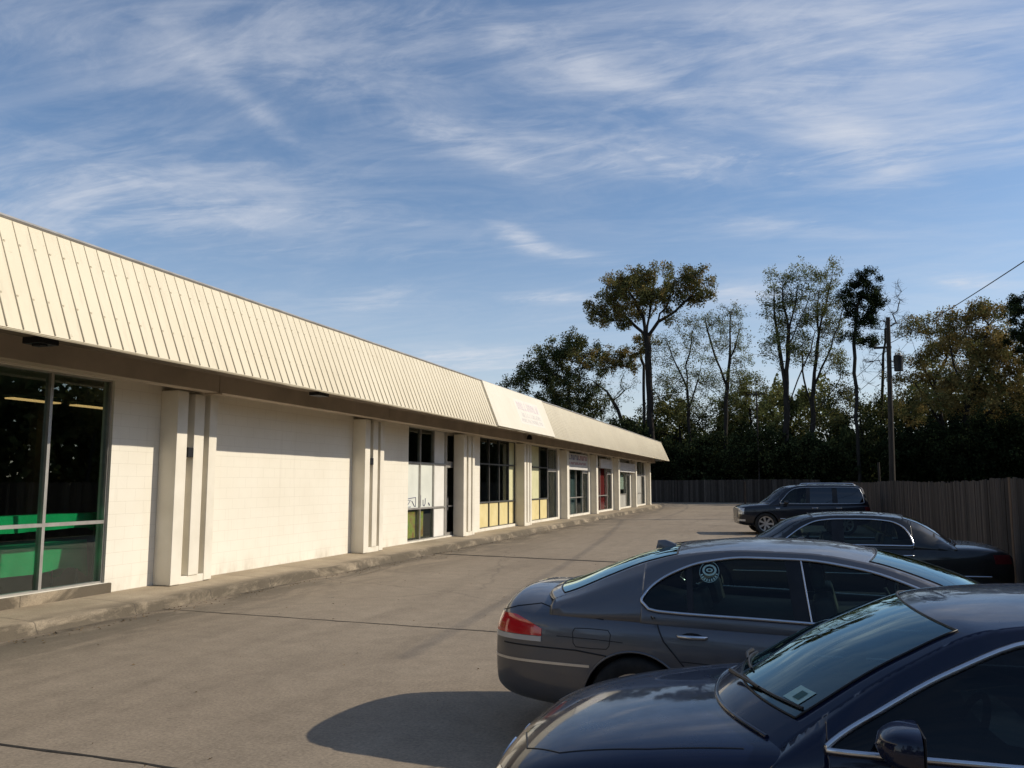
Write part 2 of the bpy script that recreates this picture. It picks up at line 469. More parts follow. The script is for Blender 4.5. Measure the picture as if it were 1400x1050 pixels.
# ---------------------------------------------------------------- strip mall
FX = -10.2                     # wall face
CX = -9.84                     # column face
S = .20                        # sidewalk level at the wall
C0 = 12.69; BAY = 6.95
cy = [C0 + BAY*i for i in range(-2, 9)]      # column centres; cy[2] is the first one in the picture
HEAD = 3.57
END_Y = 68.9
START_Y = -4.0
mall = empty('strip_mall', (-16, 32, 0), 0, 'long low white block strip mall with cream metal mansard roof', 'building')
def loc(b, name, mats, parent=mall, **k):       # build in world coordinates, hang below the building
    o = b.build(name, mats, None, **k); 
    o.parent = parent; 
    p = parent; inv = Matrix.Identity(4); chain = []
    while p is not None: chain.append(p); p = p.parent
    for q in reversed(chain): inv = inv @ Matrix.LocRotScale(q.location, q.rotation_euler, q.scale)
    o.matrix_parent_inverse = Matrix.Identity(4)
    o.data.transform(inv.inverted())
    return o

def Y(u, D=10.2): return y_on(u, D)
# openings: (y0, y1, z0)
bays = {}
op = [(START_Y+.6, Y(150), .36), (Y(558), Y(628), .24)]
op.append((Y(656), Y(706), .30)); 
for i in range(4, 9):
    c_prev = cy[1+i] ; c_next = cy[2+i]
    op.append((c_prev+.55, c_next-.75, .30))
ZB, ZT = S-.25, 4.0
w = MB(); y = START_Y
for (a, b_, z0) in op:
    w.box(FX-.22, FX, y, a, ZB, ZT)
    w.box(FX-.22, FX, a, b_, ZB, z0)
    w.box(FX-.22, FX, a, b_, HEAD, ZT)
    y = b_
w.box(FX-.22, FX, y, END_Y, ZB, ZT)
w.box(-25.0, FX-.22, END_Y-.2, END_Y, ZB, ZT)
w.box(-25.0, FX-.22, START_Y, START_Y+.2, ZB, ZT)
w.box(-25.22, -25.0, START_Y, END_Y, ZB, ZT)
loc(w, 'wall', M['block'])
b = MB(); b.box(FX-.02, FX+.045, START_Y, Y(157), S-.05, .352); loc(b, 'window_kerb', M['walk'], bevel=.01)
# partitions between the shops
pw = MB()
for yy in (20.4, 27.3, cy[5], cy[6], cy[7], cy[8], cy[9]):
    pw.box(-25.0, FX-.22, yy-.06, yy+.06, .1, 3.74)
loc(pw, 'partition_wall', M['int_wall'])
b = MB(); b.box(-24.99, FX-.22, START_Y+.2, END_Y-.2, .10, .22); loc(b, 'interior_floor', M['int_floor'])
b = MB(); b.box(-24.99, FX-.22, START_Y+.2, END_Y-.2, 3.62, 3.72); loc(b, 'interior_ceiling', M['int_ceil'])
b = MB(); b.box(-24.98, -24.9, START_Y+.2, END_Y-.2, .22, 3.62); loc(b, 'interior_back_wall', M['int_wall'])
b = MB()
for (xx, yy) in ((-20.2,4), (-20.2,9.4), (-15.1,13.9)):
    b = MB(); b.box(xx, xx+.2, yy, yy+.2, .22, 3.62); loc(b, 'interior_post', M['int_wall'])

# roof deck, behind the mansard
b = MB(); b.box(-25.3, -9.36, START_Y-.3, END_Y+.2, 4.0, 4.15); loc(b, 'roof_deck', M['coping'])
# mansard: slanted cream metal skin with standing ribs
EX, EZ, TX, TZ = -8.48, 3.72, -9.05, 5.19
Y0, Y1 = START_Y-.6, END_Y+.75
pan0, pan1 = 25.35, 32.5
def skin(y0, y1, off=0.0, n=1):
    """closed slanted slab following the mansard plane"""
    nx, nz = (TZ-EZ), (EX-TX); l = math.hypot(nx, nz); nx /= l; nz /= l
    o = off; b = MB()
    A = [(EX+nx*o, EZ+nz*o), (TX+nx*o, TZ+nz*o), (TX-.04, TZ-.02), (EX-.04, EZ)]
    ys = np.linspace(y0, y1, n+1)
    P = [[(a, yy, z) for (a, z) in A+[A[0]]] for yy in ys]
    b.grid(P)
    b.add([(a, y0, z) for a, z in A], [(0,1,2,3)]); b.add([(a, y1, z) for a, z in A], [(3,2,1,0)])
    return b
from mathutils import noise as mn
loc(skin(Y0, pan0, 0, 60), 'mansard', M['mansard'])
b = skin(pan0, pan1, .05, 8); loc(b, 'sign_fascia', M['fascia'])
# far part, folded at the end into a short return
b = skin(pan1, Y1-.55, 0, 30)
loc(b, 'mansard', M['mansard2'])
b = MB(); b.add([(EX, Y1, EZ), (TX, Y1-.55, TZ), (TX, Y1-.55, TZ), (EX, Y1-.55, EZ)], [(0,1,3)])
b.add([(EX, Y1, EZ), (-25, Y1, EZ), (-25, Y1-.55, TZ), (TX, Y1-.55, TZ)], [(0,1,2,3)])
b.add([(EX, Y1, EZ), (-25, Y1, EZ), (-25, Y1-.8, EZ), (EX, Y1-.8, EZ)], [(0,1,2,3)])
loc(b, 'mansard_return', M['mansard2'])
# ribs
nrm = Vector((TZ-EZ, 0, EX-TX)).normalized()
def ribs(y0, y1, step, h, wd, m, name='mansard_rib', jit=.004):
    b = MB(); y = y0
    while y < y1:
        yj = y + random.uniform(-jit, jit)
        a0 = Vector((EX, yj, EZ+.01)); a1 = Vector((TX, yj, TZ-.02)); vs = []
        for p in (a0, a1):
            for (dy, dn) in ((-wd, .0), (-wd*.45, h), (wd*.45, h), (wd, .0)):
                q = p + nrm*(dn+.001); vs.append((q.x, q.y+dy, q.z))
        b.add(vs, [(0,1,5,4),(1,2,6,5),(2,3,7,6),(0,3,2,1),(4,5,6,7)])
        y += step
    return loc(b, name, m)
o = ribs(Y0+.1, pan0-.05, .229, .014, .009, M['rib']); o['kind'] = 'stuff'
o = ribs(pan1+.1, Y1-.6, .229, .012, .010, M['mansard2']); o['kind'] = 'stuff'
# screws in two rows
b = MB()
yy = Y0 + .1
while yy < 18:
    for t in (.30, .78):
        p = Vector((EX, yy+.03, EZ)).lerp(Vector((TX, yy+.03, TZ)), t + random.uniform(-.006,.006)) + nrm*.003
        b.box(p.x-.004, p.x+.004, p.y-.012, p.y+.012, p.z-.012, p.z+.012)
    yy += .229
o = loc(b, 'roof_screw', M['rib']); o['kind'] = 'stuff'
# coping on the top edge, drip edge on the bottom
b = MB(); ys = np.linspace(Y0, Y1-.5, 120)
b.tube([(TX-.01, yy, TZ+.02+.008*mn.noise(Vector((yy*.7,0,0)))) for yy in ys], .032, 6); loc(b, 'coping', M['coping'])
b = MB(); b.tube([(EX-.02, yy, EZ-.012+.012*mn.noise(Vector((yy*1.3,4,0)))) for yy in np.linspace(Y0, Y1, 400)], .018, 5); loc(b, 'drip_edge', M['rib'])
# soffit: narrow return then a recessed dark ceiling, beam in the column plane
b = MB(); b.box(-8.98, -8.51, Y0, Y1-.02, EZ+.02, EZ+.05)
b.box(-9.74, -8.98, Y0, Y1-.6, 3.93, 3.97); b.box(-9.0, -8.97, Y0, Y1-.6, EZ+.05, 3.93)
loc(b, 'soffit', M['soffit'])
b = MB(); bz = 3.53
segs = [Y0] + [c+.05 for c in cy[1:]] 
for i in range(len(segs)-1):
    b.box(-9.79, -9.52, segs[i]+.008, segs[i+1]-.008, bz+random.uniform(-.004,.004), 3.93)
b.box(-9.79, -9.52, segs[-1]+.008, END_Y-.05, bz, 3.93)
loc(b, 'beam', M['beam'], bevel=.008)
b = MB(); b.box(-10.2, -9.79, Y0, END_Y-.05, HEAD+.03, HEAD+.07); loc(b, 'recess_soffit', M['beam'])

# columns: paired flanges, downspout in the slot, plinth block
def column(i, c):
    e = bpy.data.objects.new('column', None); COL.objects.link(e); e.parent = mall
    e.location = Vector((-10.0, c, .2)) - mall.location
    def lb(b, name, m, **k):
        return loc(b, name, m, parent=e, **k)
    b = MB()
    zt = bz-.012
    if i <= 5:
        b.box(-10.201, CX, c-.63, c-.36, S, zt)            # near flange
        b.box(-10.201, CX-.02, c+.26, c+.48, S, zt)        # far flange
        b.box(-10.201, -10.13, c-.36, c+.26, S, zt)
        b.box(-10.201, CX-.03, c-.37, c+.27, S-.01, S+.12)      # filled foot of the slot
        p = MB(); p.box(-10.05, CX-.01, c-.17, c+.10, S+.12, zt-.02)
        lb(p, 'downspout', M['column'], bevel=.012)
        bx = MB(); zz = 2.38+random.uniform(-.02,.02)
        bx.box(CX-.14, CX+.02, c-.34, c-.20, zz, zz+.17)
        if i in (2, 3): lb(bx, 'electrical_box', M['black'], bevel=.01)
    else:
        b.box(-10.201, CX+.0, c-.33, c+.12, S, zt)
        b.box(-10.201, CX-.06, c+.12, c+.30, S, zt)
        b.box(-10.201, CX+.012, c-.34, c+.13, S-.01, S+.07)
    lb(b, 'shaft', M['column'], bevel=.012)
    if i in (2,):
        # capital plate where beams meet
        q = MB(); q.box(-9.80, -9.50, c+.0, c+.1, bz-.03, bz+.005); lb(q, 'bearing_plate', M['beam'])
    return e
for i, c in enumerate(cy):
    if i: column(i, c)

# storefronts ------------------------------------------------------------
def storefront(name, y0, y1, z0, z1, vs, hs, cells, frame='alum', depth=FX-.10, fw=.026):
    """vs/hs: interior mullion positions; cells[row][col] from bottom: g glass, other = panel material"""
    ys = [y0] + vs + [y1]; zs = [z0] + hs + [z1]
    f = MB()
    for yy in ys: f.box(depth-.05, depth+.05, max(y0, yy-fw), min(y1, yy+fw), z0, z1)
    for zz in zs: f.box(depth-.048, depth+.048, y0+.002, y1-.002, max(z0, zz-fw), min(z1, zz+fw))
    fo = loc(f, name, M[frame], bevel=0)
    for r_ in range(len(zs)-1):
        for c in range(len(ys)-1):
            k = cells[r_][c] if c < len(cells[r_]) else 'g'
            if k is None: continue
            p = MB(); x = depth + random.uniform(-.004,.004)
            a, b2, cc, d = ys[c]+fw, ys[c+1]-fw, zs[r_]+fw, zs[r_+1]-fw
            p.box(x-.004, x+.004, a, b2, cc, d)
            o = loc(p, 'pane' if k == 'g' else 'panel', M['shopglass'] if k == 'g' else M[k], parent=fo)
    return fo
def backing(y0, y1, z0, z1, m, name, wave=0.0, x=FX-.45, parent=None):
    b = MB(); n = max(2, int((y1-y0)/.035)); P = []
    for k in range(n+1):
        yy = y0+(y1-y0)*k/n; dx = wave*math.sin(k*1.35)+wave*.4*math.sin(k*.53)
        P.append([(x+dx, yy, z0), (x+dx*.8, yy, z1)])
    b.grid(P)
    return loc(b, name, M[m], smooth=3.1)

# bay 0: big shop window, dark frames
v0 = Y(67)
storefront('window', START_Y+.6, Y(150), .36, HEAD-.0, [v0-1.2*k for k in range(7, -1, -1)], [1.31], [['g']*9, ['g']*9], frame='alum')
# bay 2: white film, display posters, door
a, b_ = Y(558), Y(628); m1, m2, d1 = Y(577), Y(595.5), Y(611.5)
storefront('window', a, d1, .24, HEAD, [m1, m2], [1.17, 2.52], [['g','g','white'],['blind','blind','white'],['g','g','white']])
storefront('shop_door', d1, b_, .24, HEAD, [], [2.52], [['g'],['g']], fw=.10)
b = MB(); b.box(FX-.06, FX-.02, d1+.10, d1+.14, 1.05, 1.45); b.box(FX-.07,FX-.02, d1+.1, b_-.1, 1.16, 1.20); loc(b, 'door_handle', M['steel'])
backing(a+.05, m1-.05, .30, 1.10, 'yellow', 'display_poster', 0, FX-.2)
b = MB(); b.box(FX-.3, FX-.29, m1+.08, m2-.5, .3, 1.1); loc(b, 'display_board', M['pale_yellow'])
def posters():
    m = mat('poster_print', (.5,.4,.1), .5); t = NT(m); v = t.coord('Object', (1,3,3))
    t.lk(t.ramp(t.noise(v, 1.7, 3, .6), [(.35,(.50,.22,.04)),(.47,(.62,.42,.12)),(.55,(.55,.55,.06)),(.66,(.30,.42,.05)),(.75,(.7,.68,.5))]), t.b.inputs['Base Color'])
    return m
M['poster'] = posters()
b = MB(); b.box(FX-.17, FX-.165, a+.06, m1-.10, .32, 1.08); loc(b, 'display_poster', M['poster'])
b = MB(); b.box(FX-.17, FX-.165, m1+.06, m2-.55, .32, 1.08); loc(b, 'display_poster', M['poster'])
# thin dark drawing and letters along the foot of the white window film
b = MB(); xg = FX-.092
def stroke(P_, r_=.012): b.tube([(xg, yy, zz) for (yy, zz) in P_], r_, 5)
w1 = m1-a-.05
stroke([(a+.04,1.46),(a+.04+w1*.75,1.50),(a+.04+w1*.75,1.22)], .010); stroke([(a+.10,1.42),(a+.10+w1*.3,1.42),(a+.10,1.23),(a+.10+w1*.32,1.23)]); stroke([(a+.1+w1*.4,1.40),(a+.1+w1*.55,1.28),(a+.1+w1*.62,1.23)])
stroke([(m1+.10,1.56),(m1+.10,1.22)], .022); stroke([(m1+.30,1.42),(m1+.31,1.26),(m1+.40,1.23),(m1+.46,1.30),(m1+.47,1.46)]); stroke([(m1+.72,1.32),(m1+.80,1.24)], .02)
loc(b, 'window_lettering', M['txt_dark'])
# bay 3
a, b_ = Y(656), Y(706); q = [Y(671), Y(684.5), Y(697.5)]
storefront('window', a, b_, .30, HEAD, q, [1.22, 2.62], [['yellow']*4, ['g','g','g','pale_yellow'], ['g','g','g','pale_yellow']], frame='dark_frame')
# bay 4
a, b_ = op[3][0], op[3][1]
q = [a+(b_-a)*t for t in (.22,.46,.70)]
storefront('window', a, q[2], .30, HEAD, q[:2], [1.22, 2.62], [['white','yellow','yellow'], ['g','pale_yellow','g'], ['pale_yellow','pale_yellow','g']], frame='dark_frame')
storefront('shop_door', q[2], b_, .24, HEAD, [], [2.52], [['g'],['g']], fw=.07)
# bays 5..8
def bay(i, cells, vf, hs, frame='alum'):
    a, b_ = op[i-1][0], op[i-1][1]
    q = [a+(b_-a)*t for t in vf]
    storefront('window', a, q[-1], .30, HEAD, q[:-1], hs, cells, frame=frame)
    storefront('shop_door', q[-1], b_, .24, HEAD, [], [2.52], [['g'],['g']], fw=.07)
bay(5, [['g','g','g'],['g','g','g'],['g','g','g']], (.25,.5,.76), [1.17, 2.8])
backing(op[4][0]+.9, op[4][1]-1.6, .3, 3.0, 'blue_curtain', 'curtain', .05)
bay(6, [['g','g'],['g','g'],['g','g']], (.38,.76), [1.17, 2.9])
backing(op[5][0]+.05, op[5][1]-1.25, .3, 3.0, 'red_curtain', 'curtain', .05, FX-.25)
bay(7, [['g','greyboard'],['g','g'],['greyboard','greyboard']], (.32,.76), [1.17, 2.75])
backing(op[6][0]+1.8, op[6][1]-1.6, 1.5, 2.7, 'blind', 'window_blind', 0, FX-.2)
bay(8, [['g','greyboard'],['blind','greyboard'],['g','g']], (.40,.76), [1.17, 2.6])

# ceiling lamps inside the first shop (lit tubes)
M['tube'] = mat('lit_tube', (.9,.85,.7), .5, emis=(1,.62,.25), estr=.8)
def lamp(y0, y1, D):
    e = empty('ceiling_light', (-D, (y0+y1)/2, 3.62), 0, cat='light')
    b = MB(); b.box(-.13, .13, -(y1-y0)/2, (y1-y0)/2, -.07, -.005); b.build('light_housing', M['white'], e)
    b = MB(); b.box(-.10, .10, -(y1-y0)/2+.03, (y1-y0)/2-.03, -.095, -.072); b.build('lamp_tube', M['tube'], e)
    e['group'] = 'lit tube lights on the shop ceiling'
    return e
LAMPS = [(12.35,13.55,14.0,'lit tube light on the shop ceiling left of the window mullion, nearest the glass'),
         (13.9,15.15,14.0,'lit tube light on the shop ceiling right of the window mullion, nearest the glass'),
         (15.5-2.0,15.5-.8,17.8,'dimmer lit tube light deeper in the shop, second row from the glass'),
         (13.0-1.5,13.0-.3,17.8,'left dimmer lit tube light deeper in the shop, second row from the glass'),
         (14.0,15.2,20.8,'small lit tube light deepest in the shop, farthest from the glass')]
for (a, b_, D, lb_) in LAMPS: lamp(a, b_, D)['label'] = lb_
for y_ in (3.0, 7.0): 
    e = lamp(y_, y_+1.2, 14.0); e['label'] = 'lit tube light on the shop ceiling beyond the left picture edge'

# tables with green cloths
def table(x, y0, y1, dp, drop, label, seed, H=.78):
    e = empty('display_table', (x, (y0+y1)/2, .22), 0, label, 'table', 'green covered tables in the shop')
    L2 = (y1-y0)/2; D2 = dp/2
    for sx in (-1,1):
        for sy in (-1,1):
            b = MB(); b.tube([(sx*(D2-.06), sy*(L2-.1), 0), (sx*(D2-.05), sy*(L2-.1), H-.02)], .016, 8); b.build('leg', M['steel'], e)
    b = MB(); b.box(-D2, D2, -L2, L2, H-.02, H); b.build('tabletop', M['white'], e)
    # draped cloth: top plus wavy skirt
    c = MB(); ring = []; n = 0; per = []
    def edge(p, q, k):
        for i in range(k): t = i/k; per.append((p[0]+(q[0]-p[0])*t, p[1]+(q[1]-p[1])*t, (q[1]-p[1], -(q[0]-p[0]))))
    edge((-D2,-L2),(D2,-L2),14); edge((D2,-L2),(D2,L2),70); edge((D2,L2),(-D2,L2),14); edge((-D2,L2),(-D2,-L2),70)
    rows = []
    for r_ in range(7):
        t = r_/6; row = []
        for k, (px, py, nn) in enumerate(per):
            l = math.hypot(*nn); wv = (.010+.028*t)*math.sin(k*.55+seed)+.012*t*math.sin(k*1.7)
            corner = math.exp(-((abs(px)-D2)**2+(abs(py)-L2)**2)/.02)
            o = .012+wv*t+corner*.05*t
            dz = drop*(1+corner*.40+.05*math.sin(k*.21+seed))*t
            row.append((px+nn[0]/l*o, py+nn[1]/l*o, H+.006-dz))
        row.append(row[0]); rows.append(row)
    c.grid(rows); c.add(rows[0][:-1], [tuple(range(len(rows[0])-1))])
    o = c.build('tablecloth', M['green'], None, smooth=1.0)
    o.location = (x, (y0+y1)/2, .22)
    return e, o
e, o = table(-11.15, 6.0, 11.22, .62, .44, 'table under a green cloth, standing just behind the shop window', 0)
tag(o, 'green cloth with a hanging corner on the table just behind the shop window', 'tablecloth', 'green tablecloths in the shop')
e, o = table(-10.78, 6.6, 11.5, .26, .235, 'tall narrow counter table under a green cloth close behind the shop glass', 2, 1.215)
tag(o, 'long narrow band of green cloth on the taller table behind the window mullion', 'tablecloth', 'green tablecloths in the shop')
# move the deep table inside the first shop only
# signs ------------------------------------------------------------
def text_mesh(s, size, m, name, parent, loc_, rot, ex=.003):
    cu = bpy.data.curves.new(name, 'FONT'); cu.body = s; cu.size = size; cu.align_x = 'CENTER'; cu.align_y = 'CENTER'; cu.extrude = ex
    o = bpy.data.objects.new(name, cu); COL.objects.link(o)
    dg = bpy.context.evaluated_depsgraph_get(); dg.update()
    me = bpy.data.meshes.new_from_object(o.evaluated_get(dg), depsgraph=dg)
    bpy.data.objects.remove(o); me.materials.clear(); me.materials.append(m)
    t = link_mesh(name, me, parent); t.location = loc_; t.rotation_euler = rot
    return t
# faded board on the fascia
slant = math.atan2(TX-EX, TZ-EZ)     # lean of the mansard
yc = (y_on(702, 8.85)+y_on(736, 8.85))/2
e = empty('fascia_sign', (-8.72, yc, 4.45), 0, 'faded white board with pale pink lettering on the cream fascia', 'sign')
e.rotation_euler = (0, slant, 0); yl = y_on(736, 8.85)-y_on(702, 8.85)
b = MB(); b.box(-.01, .012, -yl/2, yl/2, -.48, .50); b.build('sign_board', M['signwhite'], e, bevel=.006).rotation_euler=(0,0,0)
M['signwhite2'] = noisy('bleached_board', (.76,.70,.61), (.80,.745,.65), 2, .5, 0)
e.children[0].data.materials[0] = M['signwhite2']
rt = (R(90), 0, R(90))
M['txt_pink'].node_tree.nodes['Principled BSDF'].inputs['Base Color'].default_value = (.72,.63,.62,1)
b = MB(); 
def faded_rows(e, rows, x):
    for (z, h, m, n) in rows:
        b = MB(); w_ = yl*.86/n
        for k in range(n):
            if random.random() < .12: continue
            y0 = -yl*.43 + k*w_; kk = random.random()
            b.box(x, x+.004, y0+.03, y0+.03+w_*.22, z-h/2, z+h/2)
            b.box(x, x+.0045, y0+.03, y0+w_*.8, z+(h*.3 if kk > .4 else -h*.5), z+(h*.5 if kk > .4 else -h*.3))
            if kk > .3: b.box(x, x+.0042, y0+w_*.58, y0+w_*.8, z-h/2, z+h/2)
        b.build('faded_lettering', m, e)
M['txt_faint'] = mat('bleached_ink', (.72,.68,.63), .6)
faded_rows(e, [(.24,.30,M['txt_pink'],9), (-.10,.16,M['txt_faint'],12), (-.32,.14,M['txt_faint'],11)], .013)
# hanging shop signs under the beam (their lettering is too worn to read)
def hang_sign(y0, y1, z0, z1, x, label, rows, face):
    e = empty('hanging_sign', (x, (y0+y1)/2, z0), 0, label, 'sign', 'shop signs below the beam')
    W = (y1-y0)/2; H = z1-z0
    b = MB(); b.box(-.05, .05, -W, W, 0, H); b.build('sign_box', face, e, bevel=.01)
    for sy in (-.8, .8):
        b = MB(); b.tube([(0, sy*W, H), (0, sy*W, max(H+.02, HEAD-z0))], .012, 6); b.build('hanger', M['steel'], e)
    for (z, h, m, n, f0, f1) in rows:
        b = MB(); w_ = 2*W*(f1-f0)/n
        for k in range(n):
            yy = -W+2*W*f0 + k*w_
            b.box(.05, .054, yy+.02, yy+w_*.30, z, z+h); b.box(.05, .0545, yy+.02, yy+w_*.78, z+(h*.74 if k%2 else 0), z+(h if k%2 else h*.26))
            if k % 3: b.box(.05, .0542, yy+w_*.55, yy+w_*.78, z, z+h)
        b.build('worn_lettering', m, e)
    return e
Yc = lambda u: y_on(u, 9.95)
hang_sign(Yc(776), Yc(803), 2.60, 3.42, -9.97, 'white shop sign with blue and red lettering, largest of the signs below the beam',
          [(.50,.24,M['txt_dark'],5,.04,.5), (.50,.24,M['txt_red'],5,.5,.96), (.26,.12,M['txt_red'],12,.05,.9)], M['signwhite'])
hang_sign(Yc(821), Yc(836), 2.80, 3.35, -9.97, 'small pale shop sign hung above the red curtained window',
          [(.2,.2,M['txt_grey'],7,.1,.9)], M['signwhite'])
hang_sign(Yc(848), Yc(870), 2.66, 3.28, -9.97, 'pale wide shop sign between the two farthest shop bays',
          [(.22,.18,M['txt_grey'],9,.08,.92)], M['signwhite'])
# lamps under the eaves
def eave_lamp(u, label):
    yy = y_on(u, 9.35); e = empty('eave_lamp', (-9.35, yy, 3.93), 0, label, 'lamp', 'lamps under the eaves')
    b = MB(); b.lathe([(.0,0),(.07,0),(.07,-.03),(.03,-.05),(.03,-.12),(.0,-.12)], 'Z', 12); b.build('mount', M['black'], e)
    b = MB(); b.lathe([(.03,-.10),(.09,-.16),(.12,-.30),(.11,-.30),(.05,-.17),(.0,-.14)], 'Z', 14)
    s = b.build('lamp_shade', M['black'], e, smooth=1.0)
    return e
eave_lamp(724, 'dark lamp under the eaves beside the yellow panelled shop window')
# dangling torn strip and dark box under the near eave
b = MB(); yy0 = y_on(34, 8.8); yy1 = y_on(62, 8.8)
b.box(-9.0, -8.72, yy0, yy1, 3.66, 3.745); b.box(-8.9, -8.75, yy0+.05, yy0+.16, 3.63, 3.66)
e = b.build('light_fixture', M['black'], bevel=.01)
tag(e, 'flat dark light fixture under the roof edge near the left picture edge', 'lamp')
b = MB(); yy0 = y_on(428, 8.8); yy1 = y_on(442, 8.8)
b.box(-8.95, -8.72, yy0, yy1, 3.67, 3.745)
tag(b.build('light_fixture', M['black'], bevel=.01), 'small flat dark light fixture under the roof edge above the blank wall', 'lamp')
# ---------------------------------------------------------------- cars
def lathe_tyre(r, w):
    return [(r*.62, -w*.40), (r*.80, -w*.52), (r*.93, -w*.52), (r*.985, -w*.44), (r, -w*.30), (r, w*.30), (r*.985, w*.44), (r*.93, w*.52), (r*.80, w*.52), (r*.62, w*.40)]
def wheel(parent, x, y, r, w, side, spokes, rimmat='rimm'):
    """side = -1/+1: which way the outer face looks"""
    e = bpy.data.objects.new('wheel', None); COL.objects.link(e); e.parent = parent; e.location = (x, y, r)
    b = MB(); b.lathe(lathe_tyre(r, w), 'Y', 40); b.build('tyre', M['tyre'], e, smooth=.8)
    b = MB(); rr = r*.66; o = side*w*.42
    b.lathe([(rr*1.0, -w*.4), (rr, o*.98), (rr*1.03, o), (rr*1.03, o+side*.008), (rr*.95, o+side*.004), (rr*.92, o-side*.03), (rr*.90, -side*w*.1)], 'Y', 40)
    b.lathe([(0, o-side*.01), (rr*.16, o-side*.01), (rr*.20, o-side*.03), (rr*.2, o-side*.08), (0, o-side*.08)], 'Y', 20)
    for k in range(spokes):
        t = 2*math.pi*k/spokes; c, s_ = math.cos(t), math.sin(t); vs = []
        for (rad, hw) in ((rr*.12, rr*.11), (rr*.93, rr*.15)):
            dep = o-side*.02 if rad < rr*.5 else o-side*.012
            for (a, dy) in ((-hw, 0), (hw, 0), (hw, -side*.04), (-hw, -side*.04)):
                vs.append((c*rad - s_*a, dep+dy, s_*rad + c*a))
        b.add(vs, [(0,1,2,3),(4,7,6,5),(0,4,5,1),(1,5,6,2),(2,6,7,3),(3,7,4,0)])
    b.build('rim', M[rimmat], e, smooth=.6)
    b = MB(); b.lathe([(0, -side*w*.05), (rr*.9, -side*w*.05), (rr*.9, -side*w*.12), (0, -side*w*.12)], 'Y', 24); b.build('brake_disc', M['black'], e)
    return e

